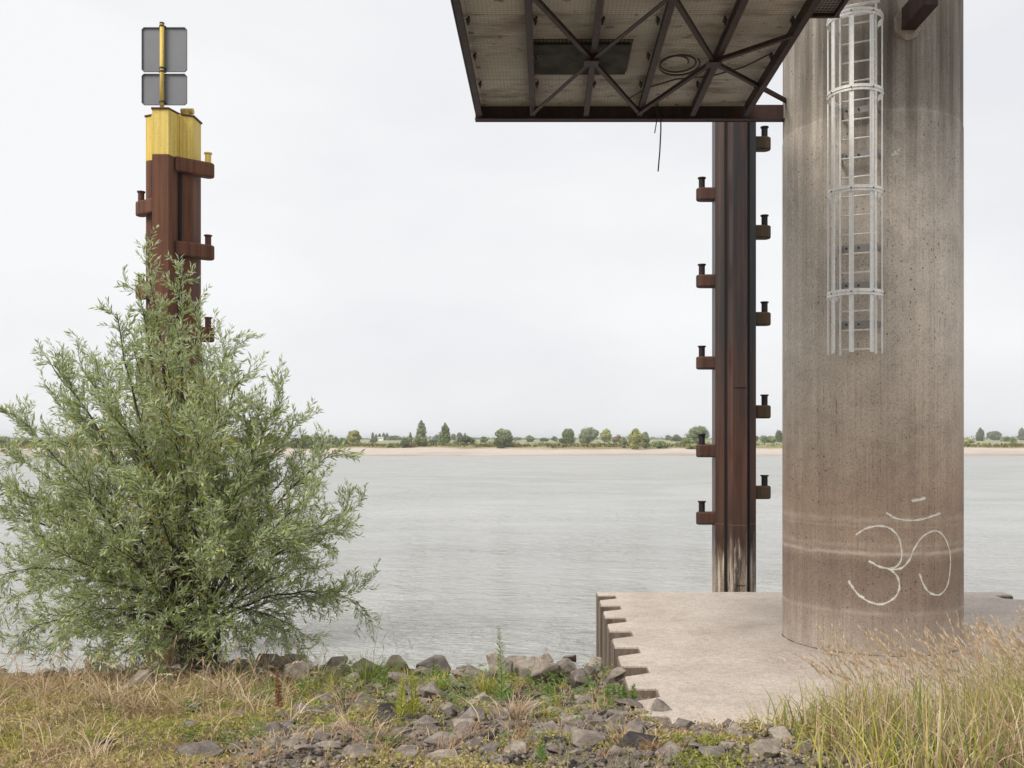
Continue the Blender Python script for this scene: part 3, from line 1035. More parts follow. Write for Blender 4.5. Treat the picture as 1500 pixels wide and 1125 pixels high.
# cut edges of the top cover stick out on the left
for i, (ya, yb_) in enumerate(zip(seams[:-1], seams[1:])):
    dk(B().box((-1.07 - 0.03 - 0.015 * (i % 2), (ya + yb_) / 2 + 0.01, ZC + 0.13), (0.16, ya - yb_ - 0.03, 0.035)), 'cover_plate', M['deck_steel'])
# ribs: T section, web and flange
for x in RIBX:
    b = B()
    b.box((x, (YF - 0.08 + YN) / 2, ZB + 0.012), (0.085, YF - YN - 0.16, 0.022))
    b.box((x, (YF - 0.08 + YN) / 2, (ZB + ZC) / 2 + 0.04), (0.022, YF - YN - 0.17, ZC - ZB + 0.06))
    dk(b, 'rib', M['deck_steel'], 0.004)
# end channel
b = B()
b.box((1.45 + 0.2, YF + 0.035, (ZB + ZC) / 2 - 0.0), (5.6, 0.016, 0.28))
b.box((1.45 + 0.2, YF - 0.025, ZB - 0.022), (5.6, 0.135, 0.018))
b.box((1.07, YF - 0.02, ZC + 0.15), (4.4, 0.12, 0.018))
dk(b, 'end_beam', M['deck_steel'], 0.003)
# left edge angle
b = B()
b.box((-1.125, (YF + YN) / 2, (ZB + ZC) / 2 + 0.03), (0.014, YF - YN, 0.26))
dk(b, 'edge_beam', M['deck_steel'])
# diagonal bracing under the ribs
ZX = ZB - 0.03


def bp(px, py):
    Y = (ZX - H) * FPX / (CY - py)
    return Vector(((px - CX) / FPX * Y, Y, ZX))


for i, (pa, pb) in enumerate([((765, -20), (866, 88)), ((866, 88), (935, 165)), ((1000, -20), (867, 88)), ((867, 88), (780, 166)),
                              ((977, -20), (1045, 90)), ((936, 165), (1045, 90)), ((1045, 90), (1164, 50)), ((1045, 90), (1192, 162))]):
    A_, B_ = bp(*pa), bp(*pb)
    if pb == (1192, 162):               # rises behind the end beam into the column
        B_ = Vector((4.0, 15.6, 8.67))
    off = Vector((0, 0, -0.004 * i))
    b = B()
    b.bar(A_ + off, B_ + off, 0.06, 0.012)
    d = (B_ - A_).normalized()
    s = d.cross(Vector((0, 0, 1)))
    b.bar(A_ + off + s * 0.026 + Vector((0, 0, 0.024)), B_ + off + s * 0.026 + Vector((0, 0, 0.024)), 0.010, 0.045)
    dk(b, 'brace', M['deck_steel'])
for (px, py) in ((866, 88), (1045, 90)):
    c = bp(px, py)
    dk(B().box(c + Vector((0, 0, -0.045)), (0.2, 0.2, 0.012)), 'gusset_plate', M['deck_steel'], 0.003)
# wire mesh under the planks (real wires)
def wires(x0, x1, y0, y1, z, sp, r):
    V, Q = [], []
    r *= 0.5
    nx = int((x1 - x0) / sp)
    ny = int((y1 - y0) / sp)
    o = 0
    for i in range(nx + 1):
        x = x0 + i * sp
        V += [(x - r, y0, z), (x + r, y0, z), (x, y0, z + 1.7 * r), (x - r, y1, z), (x + r, y1, z), (x, y1, z + 1.7 * r)]
        Q += [(o, o + 1, o + 4, o + 3), (o + 1, o + 2, o + 5, o + 4), (o + 2, o, o + 3, o + 5)]
        o += 6
    for j in range(ny + 1):
        y = y0 + j * sp
        zz = z - 1.9 * r
        V += [(x0, y - r, zz), (x0, y + r, zz), (x0, y, zz + 1.7 * r), (x1, y - r, zz), (x1, y + r, zz), (x1, y, zz + 1.7 * r)]
        Q += [(o, o + 3, o + 4, o + 1), (o + 1, o + 4, o + 5, o + 2), (o + 2, o + 5, o + 3, o)]
        o += 6
    return V, Q


V, Q = wires(-1.0, 3.15, 9.0, 15.38, ZC - 0.025, 0.052, 0.0045)
V = np.array(V) - np.array(dl)
kind(link('wire_mesh', bigmesh('wire_mesh', V, Q, M['wire']), deck), 'stuff')
# hatch board
b = B().box((0.47, 13.46, ZC - 0.047), (1.36, 1.06, 0.024))
h_ = dk(b, 'hatch_board', M['hatch'])
h_['label'] = 'charred dark hatch board'
dk(B().box((0.47, 13.46, ZC + 0.004), (1.42, 1.12, 0.012)), 'hatch_frame', M['deck_steel'])
# mesh clips next to the ribs
for ys_ in seams[1:5]:
    for k, x in enumerate(RIBX):
        sx = -1 if k > 2 else 1
        b = B()
        b.box((x + sx * 0.075, ys_ + 0.02, ZC - 0.05), (0.05, 0.07, 0.03))
        b.tube([(x + sx * 0.075, ys_ + 0.02, ZC - 0.03), (x + sx * 0.075, ys_ + 0.02, ZC - 0.11)], 0.012, 6)
        b.tube([(x + sx * 0.09, ys_ - 0.06, ZC - 0.035), (x + sx * 0.09, ys_ - 0.06, ZC - 0.075)], 0.016, 6)
        dk(b, 'mesh_clip', M['bolt'])
# gangway piece beside the ladder
dk(B().box((3.45, 10.45, ZC + 0.05), (0.40, 3.3, 0.03)), 'gangway_floor', M['hatch'])
V, Q = wires(3.27, 3.64, 8.95, 12.1, ZC + 0.015, 0.045, 0.005)
V = np.array(V) - np.array(dl)
kind(link('gangway_grating', bigmesh('gangway_grating', V, Q, M['alu']), deck), 'stuff')
dk(B().box((3.45, 12.13, ZC + 0.02), (0.44, 0.05, 0.12)), 'gangway_edge', M['deck_steel'])
dk(B().box((3.67, 10.45, ZC + 0.02), (0.05, 3.3, 0.12)), 'gangway_edge', M['deck_steel'])
b = B()
b.box((3.70, 12.16, 9.3), (0.07, 0.012, 1.5))
b.box((3.67, 12.13, 9.3), (0.012, 0.07, 1.5))
dk(b, 'guard_post', M['deck_steel'])
b = B()
b.box((4.26, 12.31, 9.75), (0.07, 0.012, 1.4))
dk(b, 'guard_post', M['deck_steel'])
dk(B().box((4.35, 12.1, 10.35), (2.4, 3.0, 0.08)), 'landing_floor', M['deck_steel'])
dk(B().box((4.35, 13.56, 10.25), (2.4, 0.08, 0.2)), 'landing_beam', M['deck_steel'])
# bearing beam that carries the deck on the far side, into the column
# box beam above, ending short of the viewer
bb_ = thing('box_beam', 'dark brown square steel beam stub jutting from the column near its top', 'beam', (5.3, 13.6, 9.3))
b = B().box((5.305 - 5.3, 13.75 - 13.6, 9.33 - 9.3), (0.215, 1.15, 0.32))
b.build('beam_stub', M['deck_steel'], bb_, bevel=0.012)
b = B()
el = [(0.20 * math.cos(2 * math.pi * k / 20) * (1 + 0.04 * math.sin(k * 2.3)), 0.25 * math.sin(2 * math.pi * k / 20)) for k in range(20)]
b.extrude(el, 0.0, 0.09)
b.v = [(x, 14.07 - 13.6 - z, y - 0.02) for x, y, z in b.v]
b.build('mortar_collar', M['column'], bb_)

# hanging cables
ce = P(965, 158, 15.3)
cb = tag(B().tube([(ce.x - 0.02, 15.3, ZC + 0.02), P(963, 165, 15.3), P(968, 176, 15.3), P(968, 192, 15.3), P(966.5, 222, 15.3), P(964, 251, 15.3)], 0.012, 6).build('hanging_cable', M['cable'], smooth=True),
         'long black cable dangling from the far edge of the steel deck', 'cable', None)
tag(B().tube([(P(960, 150, 15.25).x, 15.25, ZC + 0.02), P(962, 165, 15.25), P(961.5, 180, 15.25), P(959, 195, 15.25)], 0.009, 6).build('hanging_cable', M['cable'], smooth=True),
    'short cable end dangling beside the longer one below the deck', 'cable')
# coiled hose under the mesh
zc_ = ZC - 0.05
hp = []
c1 = Vector(((995 - CX) / FPX * (zc_ - H) * FPX / (CY - 95), (zc_ - H) * FPX / (CY - 95), zc_))
for k in range(62):
    t = k / 61
    a = -0.6 + 4.15 * math.pi * t
    rr = 0.30 - 0.10 * t + 0.02 * math.sin(a * 1.3)
    hp.append(c1 + Vector((rr * math.cos(a) * 1.0 - 0.07 * t, rr * math.sin(a) * 1.3, 0.012 * t)))
pre = [c1 + Vector((-0.55, 1.02, 0.0)), c1 + Vector((-0.30, 0.85, 0)), c1 + Vector((-0.02, 0.66, 0)), c1 + Vector((0.18, 0.30, 0))]
tag(B().tube(hp, 0.013, 6).build('coiled_hose', M['hose'], smooth=True), 'grey hose loosely coiled in two loops under the deck mesh', 'hose')
hz_ = ZC - 0.045
def cp(px, py):
    Y = (hz_ - H) * FPX / (CY - py)
    return Vector(((px - CX) / FPX * Y, Y, hz_))
tag(B().tube([cp(920, 145), cp(950, 128), cp(990, 116), cp(1040, 112), cp(1090, 98), cp(1130, 78)], 0.011, 6).build('mesh_cable', M['hose'], smooth=True),
    'thin dark cable trailing across the mesh beside the coiled hose', 'cable')

# ------------------------------------------------------------------ caged ladder on the column
psi = R(25)
nrm = Vector((-math.sin(psi), -math.cos(psi), 0))           # outwards from the column
tan = Vector((math.cos(psi), -math.sin(psi), 0))            # to the right along the ladder
foot = Vector((COLX, COLY, 0)) + nrm * (COLR + 0.20)
lad = thing('caged_ladder', 'galvanised caged access ladder bolted high on the concrete column', 'ladder', foot + Vector((0, 0, 4.4)))
ll = Vector(lad.location)


def lb(b_, name, mat, bevel=0.0, parent=None, smooth=False):
    b_.v = [tuple(Vector(p) - ll) for p in b_.v]
    return b_.build(name, mat, parent or lad, smooth, bevel)


SW = 0.25
Z0, Z1 = 4.42, 10.3
for s in (-1, 1):
    c = foot + tan * (s * SW)
    b = B().bar(c + Vector((0, 0, Z0)), c + Vector((0, 0, Z1)), 0.028, 0.062, up=nrm)
    lb(b, 'stile', M['alu'], 0.003)
z = 4.50
while z < Z1:
    lb(B().tube([foot - tan * SW + Vector((0, 0, z)), foot + tan * SW + Vector((0, 0, z))], 0.014, 8), 'rung', M['alu'], smooth=True)
    z += 0.28
CR = 0.375
ctr = foot + nrm * 0.36


def cage_pt(a, z, r=CR):
    return ctr + (nrm * math.cos(a) + tan * math.sin(a)) * r + Vector((0, 0, z))


for z in (5.24, 6.68, 8.08, 9.14):
    b = B()
    A = [R(-128 + 256 * k / 40) for k in range(41)]
    vs, fs = [], []
    for a in A:
        for rr, dz in ((CR, -0.042), (CR + 0.010, -0.042), (CR + 0.010, 0.042), (CR, 0.042)):
            vs.append(cage_pt(a, z + dz, rr))
    for i in range(40):
        for k in range(4):
            k2 = (k + 1) % 4
            fs.append((i * 4 + k, i * 4 + k2, (i + 1) * 4 + k2, (i + 1) * 4 + k))
    b.add(vs, fs)
    # middle bead of the rolled hoop
    b.tube([cage_pt(a, z, CR + 0.012) for a in A], 0.009, 5)
    for s in (-1, 1):
        e = cage_pt(R(s * 128), z, CR + 0.005)
        b.bar(e, foot + tan * (s * (SW + 0.02)) + Vector((0, 0, z)), 0.010, 0.065)
    hoop = lb(b, 'cage_hoop', M['alu'])
    for a in (-90, -45, 0, 45, 90):
        p = cage_pt(R(a), z, CR + 0.022)
        q = cage_pt(R(a), z, CR + 0.034)
        lb(B().tube([p, q], 0.011, 6), 'bolt', M['bolt'], parent=hoop)
for a in (-90, -45, 0, 45, 90):
    rad = (nrm * math.cos(R(a)) + tan * math.sin(R(a)))
    c = cage_pt(R(a), 0, CR - 0.010)
    zt_ = 9.19
    b = B().bar(c + Vector((0, 0, 4.40)), c + Vector((0, 0, zt_)), 0.066, 0.008, up=rad)
    # raised rims along the strip
    t_ = rad.cross(Vector((0, 0, 1)))
    for s in (-1, 1):
        e = c + t_ * (s * 0.031) + rad * 0.006
        b.bar(e + Vector((0, 0, 4.40)), e + Vector((0, 0, zt_)), 0.005, 0.012, up=rad)
    lb(b, 'cage_strip', M['alu'])
# wall brackets with cross plates
for z in (4.87, 5.44, 5.99, 7.35, 8.02):
    b = B()
    c = foot - nrm * 0.06 + Vector((0, 0, z))
    b.bar(c - tan * 0.27, c + tan * 0.27, 0.012, 0.10)
    for s in (-1, 1):
        e = foot + tan * (s * 0.27) + Vector((0, 0, z))
        b.bar(e - nrm * 0.0, e - nrm * 0.24, 0.012, 0.08)
        b.box(e + tan * (s * 0.012) - nrm * 0.19, (0.05, 0.02, 0.07), rot=Matrix.Rotation(-psi, 3, 'Z'))
    w = lb(b, 'wall_bracket', M['bracket'])
    for x in (-0.17, 0.0, 0.17):
        q = c + tan * x + nrm * 0.006
        lb(B().tube([q, q + nrm * 0.02], 0.016, 6), 'bolt', M['bolt'], parent=w)
# rest rail at the top
for dz, dn in ((0.0, 0.0), (0.09, 0.10)):
    p = foot + nrm * (0.16 + dn) + Vector((0, 0, 9.32 + dz))
    lb(B().tube([p - tan * 0.33, p + tan * 0.33], 0.022, 8), 'rest_rail', M['alu'], smooth=True)

# ================================================================== STONES
def stone_mesh(name, mat, seed, sub=1):
    import bmesh
    r_ = random.Random(seed)
    bm = bmesh.new()
    n = r_.randint(9, 13)
    for _ in range(n):
        v = Vector((r_.gauss(0, 1), r_.gauss(0, 1), r_.gauss(0, 1))).normalized()
        k = r_.uniform(0.82, 1.0)
        bm.verts.new((v.x * 0.5 * k, v.y * 0.42 * k, v.z * 0.34 * k))
    bmesh.ops.convex_hull(bm, input=bm.verts)
    for v in [v for v in bm.verts if not v.link_faces]:
        bm.verts.remove(v)
    bmesh.ops.dissolve_limit(bm, angle_limit=R(14), verts=bm.verts, edges=bm.edges)
    bmesh.ops.bevel(bm, geom=list(bm.edges), offset=0.014, segments=1, affect='EDGES', profile=0.6)
    bmesh.ops.triangulate(bm, faces=bm.faces)
    m = bpy.data.meshes.new(name)
    bm.to_mesh(m)
    bm.free()
    m.materials.append(mat)
    return m


SM = {k: [stone_mesh('stone', M['stone_' + k], 100 * i + ord(k)) for i in range(12 if k != 'c' else 4)] for k in 'abc'}
placed = []


def put_stone(x, y, s, k='a', dz=0.0, rz=None, tilt=0.3, flat=1.0, name='stone', parent=None, mesh=None):
    o = bpy.data.objects.new(name, mesh or random.choice(SM[k]))
    col.objects.link(o)
    z = float(ground(x, y))
    o.location = (x, y, z + dz)
    o.rotation_euler = (random.uniform(-tilt, tilt), random.uniform(-tilt, tilt), random.uniform(0, 6.28) if rz is None else rz)
    o.scale = (s * random.uniform(0.9, 1.15), s * random.uniform(0.85, 1.1), s * random.uniform(0.85, 1.2) * flat)
    if parent is not None:
        o.parent = parent
    placed.append((x, y, s))
    return o


def gpt(px, py):
    """ground point seen at a pixel"""
    Y = 8.0
    for Y in np.arange(7.0, 17, 0.02):
        x = (px - CX) / FPX * Y
        if H - (py - CY) / FPX * Y <= float(ground(x, Y)):
            break
    return x, float(Y)


# the stones one would point at: things of their own
special = [
    (155, 1098, 0.20, 'c', 'small black stone lying in the low grass at the lower left', 0.05, 1.0),
    (347, 1054, 0.30, 'b', 'dark grey angular stone in the grass, uppermost right of the dry tuft', 0.05, 0.8),
    (280, 1070, 0.34, 'b', 'flat grey stone half sunk in the yellowish ground cover below the willow', 0.03, 0.5),
    (285, 1042, 0.30, 'b', 'grey lumpy stone in dry grass just below the willow trunk', 0.05, 0.8),
    (531, 1119, 0.40, 'a', 'pale brown angular stone at the bottom edge among dry straw', 0.08, 0.9),
    (805, 1003, 0.72, 'a', 'largest pale boulder on the crest, broad and upright beside the water', 0.24, 1.25),
    (852, 1006, 0.55, 'b', 'dark brown boulder between the big pale one and the sheet piles', 0.12, 0.9),
    (968, 1052, 0.34, 'b', 'dark knobbly stone resting against the near left edge of the platform', 0.10, 1.1),
    (1030, 1082, 0.44, 'b', 'grey slab stone at the near edge of the platform with grass behind it', 0.06, 0.65),
    (905, 1002, 0.42, 'a', 'pale boulder wedged against the last visible sheet pile', 0.12, 1.0),
    (438, 996, 0.66, 'a', 'big rounded brown boulder on the crest right of the willow', 0.10, 1.0),
    (200, 1010, 0.62, 'a', 'broad reddish brown boulder behind dry straw left of the willow trunk', 0.13, 0.9),
]
for px, py, s, k, lab, dz, fl in special:
    x, y = gpt(px, py)
    tag(put_stone(x, y, s, k, dz, tilt=0.2, flat=fl, name='boulder' if s > 0.5 else 'loose_stone'), lab, 'boulder' if s > 0.5 else 'stone')

cnt = 0
# crest of the riprap
x = -8.6
while x < 1.0:
    s = random.uniform(0.46, 0.80) if x > -4.3 else random.uniform(0.35, 0.6)
    y = 14.15 + random.uniform(-0.2, 0.25)
    fl = random.uniform(0.9, 1.2)
    lo = x < -4.3
    put_stone(x, y, s, random.choice('bbba' if lo else 'aaab'), 0.0 if lo else 0.10, parent=bank, flat=fl, tilt=0.5)
    put_stone(x + random.uniform(-.15, .25), y + 0.45, random.uniform(0.4, 0.6), random.choice('bba' if lo else 'aab'), 0.03 if lo else 0.12, parent=bank)
    cnt += 2
    if x > -4.7:
        put_stone(x + random.uniform(-.15, .15), y - 0.40, random.uniform(0.34, 0.58), random.choice('aab'), 0.07, parent=bank, tilt=0.4)
        put_stone(x + random.uniform(-.2, .2), y - 0.80, random.uniform(0.28, 0.5), random.choice('aabb'), 0.05, parent=bank)
        cnt += 2
    x += s * 0.74
# stony shoulder between the grass and the platform
tries = 0
while cnt < 288 and tries < 9000:
    tries += 1
    y = random.uniform(8.6, 13.7)
    xl = -3.1 + (y - 8.6) * 0.02
    x = random.uniform(-4.6, 1.75 if y > 10.3 else 4.2)
    if x < xl and random.random() < 0.985:
        continue
    if x > 1.9 and (y > 9.6 or random.random() < 0.6):
        continue
    if y > 10.35 and x > 1.42 - (0.35 if y > 11.5 else 0):
        continue
    s = random.choice((random.uniform(0.18, 0.35), random.uniform(0.35, 0.62)))
    if any((x - a) ** 2 + (y - b_) ** 2 < (0.36 * (s + c)) ** 2 for a, b_, c in placed):
        continue
    put_stone(x, y, s, random.choices('abc', (3, 7, 0.5))[0], 0.05 * s, flat=random.uniform(0.55, 0.85), tilt=0.18, parent=bank)
    cnt += 1
# slope stones going down into the river
for _ in range(24):
    x = random.uniform(-8.5, 1.0)
    put_stone(x, random.uniform(15.1, 16.2), random.uniform(0.35, 0.55), random.choice('aab'), 0.08, parent=bank)

# gravel: tiny octahedral chips joined (nobody could count them)
n = 9000
gxp = rng.uniform(-4.2, 2.0, n)
gyp = rng.uniform(8.0, 14.2, n)
den = vnoise(gxp * 1.1 + 5, gyp * 1.1) + np.clip((gxp + 2.8) * 0.4, -0.6, 0.25)
keep = (den > -0.12) & ~((gxp > 1.0) & (gyp > 10.3))
gxp, gyp = gxp[keep], gyp[keep]
n2 = 1500
gxp = np.concatenate([gxp, rng.uniform(1.5, 4.2, n2)])
gyp = np.concatenate([gyp, rng.uniform(8.3, 10.1, n2)])
n = len(gxp)
gs = rng.uniform(0.012, 0.055, n) * rng.uniform(0.6, 1.3, n)
octa = np.array([(1, 0, 0), (-1, 0, 0), (0, 1, 0), (0, -1, 0), (0, 0, 1), (0, 0, -1)], float)
tri = np.array([(0, 2, 4), (2, 1, 4), (1, 3, 4), (3, 0, 4), (2, 0, 5), (1, 2, 5), (3, 1, 5), (0, 3, 5)])
rot = rng.uniform(0, 6.28, n)
sc = np.stack([gs * rng.uniform(0.7, 1.3, n), gs * rng.uniform(0.7, 1.3, n), gs * rng.uniform(0.4, 0.8, n)], 1)
O = octa[None] * sc[:, None] * rng.uniform(0.7, 1.3, (n, 6, 1))
Vx = O[..., 0] * np.cos(rot)[:, None] - O[..., 1] * np.sin(rot)[:, None]
Vy = O[..., 0] * np.sin(rot)[:, None] + O[..., 1] * np.cos(rot)[:, None]
V = np.stack([Vx + gxp[:, None], Vy + gyp[:, None], O[..., 2] + ground(gxp, gyp)[:, None] + gs[:, None] * 0.2], -1)
Q = (np.arange(n)[:, None, None] * 6 + tri[None]).reshape(-1, 3)
gr = kind(link('gravel', bigmesh('gravel', V.reshape(-1, 3), Q, None, mats=[M['stone_b'], M['stone_a'], M['stone_c']],
                                 mi=np.repeat(rng.choice([0, 0, 0, 1, 1, 2], n), 8))), 'stuff')
tag(gr, 'broken grey gravel scattered between the bank stones', 'gravel')

# ================================================================== GROUND COVER AND GRASSES
def stuff_obj(name, parts, mat, label, cat):
    V, Q, r_ = join(parts)
    return tag(kind(link(name, bigmesh(name, V, Q, mat, r_)), 'stuff'), label, cat)


def scatter(n, x0, x1, y0, y1, dens):
    x = rng.uniform(x0, x1, n)
    y = rng.uniform(y0, y1, n)
    k = rng.random(n) < dens(x, y)
    return x[k], y[k]


sst = np.array(placed)


def off_stones(x, y, f=0.40):
    d = np.ones(len(x), bool)
    for a, b_, s in sst:
        d &= ((x - a) ** 2 + (y - b_) ** 2) > (s * f) ** 2
    return d


# low creeping leaves
grassy = lambda x, y: np.clip(0.85 - (x + 3.2) * 0.9, 0, 1) * (0.55 + 0.9 * (vnoise(x * 1.2 + 3, y * 1.2) + 0.2))
patchy = lambda x, y: np.clip((vnoise(x * 1.5 + 21, y * 1.5 + 5) - 0.12) * 6, 0, 0.7)
x, y = scatter(90000, -8.8, 2.2, 7.6, 14.2, lambda x, y: np.clip(np.maximum(grassy(x, y), patchy(x, y)), 0, 1))
x2, y2 = scatter(9000, 1.2, 4.0, 8.2, 10.5, lambda x, y: np.clip(patchy(x, y) + 0.2, 0, 1))
x, y = np.concatenate([x, x2]), np.concatenate([y, y2])
k = off_stones(x, y, 0.36) & ~((x > 1.3) & (y > 10.3))
x, y = x[k], y[k]
n = len(x)
hh = np.clip(0.03 + 0.13 * (vnoise(x * 2.1, y * 2.1 + 11) + 0.35), 0.01, 0.14) * rng.random(n)
pos = np.stack([x, y, ground(x, y) + 0.005 + hh], 1)
d = np.stack([rng.normal(size=n), rng.normal(size=n), rng.uniform(-0.1, 0.9, n)], 1)
patch = np.clip(0.45 + 0.9 * vnoise(x * 0.8 + 50, y * 0.8) + rng.normal(0, 0.2, n), 0, 1)
up = np.tile(np.array([[0, 0, 1.0]]), (n, 1)) + rng.normal(0, 0.5, (n, 3))
stuff_obj('ground_cover', [leaves(pos, d, rng.uniform(0.022, 0.05, n), rng.uniform(0.014, 0.03, n), patch, np.cross(unit(d), unit(up)))],
          M['cover'], 'low yellowish green creeping plants covering the bank', 'ground cover')

# short dry and green turf blades
x, y = scatter(42000, -8.8, 1.6, 7.6, 14.3, lambda x, y: np.clip(0.18 + np.clip(-(x + 2.6) * 0.5, 0, 0.6) + patchy(x + 3, y) * 0.3, 0, 1))
k = off_stones(x, y, 0.33) & ~((x > 1.3) & (y > 10.3))
x, y = x[k], y[k]
sel = vnoise(x * 1.3 + 8, y * 1.3 + 2) + rng.normal(0, 0.15, len(x))
for nm, m_, kk, lab in (('dry_turf', M['dry'], sel > -0.04, 'short dry straw coloured grass on the bank'),
                        ('rusty_turf', M['dry_red'], (sel <= -0.04) & (sel > -0.22), 'short reddish brown withered grass on the bank'),
                        ('green_turf', M['lime'], sel <= -0.22, 'short fresh green grass on the bank')):
    xx, yy = x[kk], y[kk]
    n = len(xx)
    stuff_obj(nm, [blades(np.stack([xx, yy, ground(xx, yy) - 0.01], 1), rng.uniform(0.05, 0.20, n), rng.uniform(0.005, 0.011, n),
                          rng.uniform(0, 6.28, n), rng.uniform(0.2, 1.3, n))], m_, lab, 'grass')


def clump_blades(cx, cy, n, rad, h0, h1, w, lean=0.5, bias=0.0, ang=None, levels=5):
    x = cx + rng.normal(0, rad, n)
    y = cy + rng.normal(0, rad, n)
    a_ = np.arctan2(y - cy, x - cx) + rng.normal(0, 1.0, n) if ang is None else rng.normal(ang, 0.5, n)
    return blades(np.stack([x, y, ground(x, y) - 0.02], 1), rng.uniform(h0, h1, n), rng.uniform(w * 0.6, w, n), a_,
                  np.abs(rng.normal(lean, 0.3, n)), levels=levels)


def seed_stalks(x, y, h, ang, lean, head=0.16, w=0.003):
    """long stalk and feathery head"""
    n = len(x)
    base = np.stack([x, y, ground(x, y)], 1)
    st = blades(base, h, np.full(n, w) * 1.6, ang, lean, curl=2.0, levels=5, rnd=rng.random(n) * 0.6)
    d = np.stack([np.cos(ang), np.sin(ang), np.zeros(n)], 1)
    parts = [st]
    for k in range(16):
        t = 1 - (k / 15) * (head / h)
        c = base + d * (lean * h * t ** 2.0)[:, None]
        c[:, 2] += h * (t - 0.45 * lean * t ** 2.5)
        dirv = d * (2 * lean)[:, None] * 0.8 + np.array([0, 0, 1.0]) + rng.normal(0, 0.16, (n, 3))
        parts.append(leaves(c, dirv, rng.uniform(0.034, 0.06, n), rng.uniform(0.008, 0.015, n), rng.random(n)))
    return parts


# --- tall grass on the right
def tall_dens(x, y):
    k = np.clip((x - 2.2) * 1.4, 0, 1) * np.clip((10.9 + np.clip((x - 4.3) * 0.35, 0, 1.4) - y) * 2.0, 0, 1)
    return k * (0.62 + 0.8 * vnoise(x * 1.3, y * 1.3 + 90))


x, y = scatter(15500, 2.2, 8.0, 7.4, 12.2, tall_dens)
n = len(x)
tone = vnoise(x * 0.9 + 4, y * 0.9) + rng.normal(0, 0.18, n)
hgt = np.clip(0.55 + 0.2 * (x - 2.4), 0.45, 1.1) * rng.uniform(0.45, 1.12, n)
for nm, m_, kk, lab in (('tall_lime_grass', M['lime'], tone > 0.03, 'tall yellow green grass filling the corner before the column'),
                        ('tall_green_grass', M['green'], (tone <= -0.10) & (tone > -0.22), 'deeper green blades within the tall grass before the column'),
                        ('tall_dry_grass', M['dry'], ((tone <= 0.03) & (tone > -0.10)) | (tone <= -0.22), 'straw coloured blades within the tall grass before the column')):
    xx, yy, hh = x[kk], y[kk], hgt[kk]
    n = len(xx)
    stuff_obj(nm, [blades(np.stack([xx, yy, np.maximum(ground(xx, yy), 0.0) - 0.02], 1), hh, rng.uniform(0.008, 0.019, n),
                          rng.uniform(0, 6.28, n), np.abs(rng.normal(0.5, 0.38, n)), levels=6, facing=rng.normal(0, 0.9, n))], m_, lab, 'grass')
x, y = scatter(5200, 2.6, 7.8, 7.4, 10.8, lambda x, y: 0.85 * tall_dens(x, y))
n = len(x)
stuff_obj('grass_litter', [blades(np.stack([x, y, np.maximum(ground(x, y), 0) - 0.02], 1), rng.uniform(0.12, 0.5, n), rng.uniform(0.006, 0.012, n),
                                  rng.uniform(0, 6.28, n), np.abs(rng.normal(0.9, 0.4, n)), levels=5)],
          M['dry_red'], 'withered brown blades at the foot of the tall grass', 'grass')
x, y = scatter(1500, 3.0, 7.6, 8.4, 11.6, lambda x, y: np.clip(tall_dens(x, y) * 1.1, 0, 1))
n = len(x)
parts = seed_stalks(x, y, rng.uniform(0.95, 1.5, n) * np.clip(0.8 + 0.08 * (x - 3), 0.75, 1.08), rng.normal(math.pi * 0.97, 0.35, n), np.abs(rng.normal(0.34, 0.16, n)), head=0.2)
stuff_obj('seeding_grass', parts, M['seed'], 'tall pale seed heads leaning left before the column foot', 'grass')

# --- dry straw tufts at the left (things of their own)
tufts = [
    (165, 1040, 0.72, 200, 0.30, 'dry', 'big dry straw tuft left of the willow trunk with arching blades'),
    (238, 1045, 0.6, 170, 0.24, 'dry', 'pale straw tuft spilling forward just left of the willow trunk'),
    (330, 1018, 0.62, 200, 0.22, 'dry', 'curled pale straw tuft right below the willow trunk'),
    (210, 995, 0.75, 200, 0.22, 'dry_red', 'reddish withered grass tuft under the left side of the willow'),
    (530, 1080, 0.42, 260, 0.20, 'dry', 'bleached straw tuft among the stones in the middle'),
    (752, 1050, 0.46, 200, 0.15, 'dry', 'golden straw tuft beside the tall single stalk between the stones'),
    (662, 990, 0.36, 110, 0.14, 'dry', 'small dry tuft among the crest boulders in the middle'),
    (965, 1098, 0.22, 220, 0.17, 'dry_red', 'low rust coloured tuft next to the platform stones'),
    (1060, 1072, 0.30, 90, 0.20, 'dry', 'thin dry tuft behind the grey slab stone at the platform edge'),
    (425, 1085, 0.24, 200, 0.25, 'dry', 'flattened straw tuft below the brown dock'),
]
for px, py, h, n, rad, mk, lab in tufts:
    x, y = gpt(px, py)
    V, Q, r_ = join([clump_blades(x, y, n // 2 + 20, rad * 0.65, h * 0.4, h, 0.014, 0.9)])
    tag(link('straw_tuft', bigmesh('straw_tuft', V, Q, M[mk], r_)), lab, 'grass tuft', 'dry straw tufts on the bank')
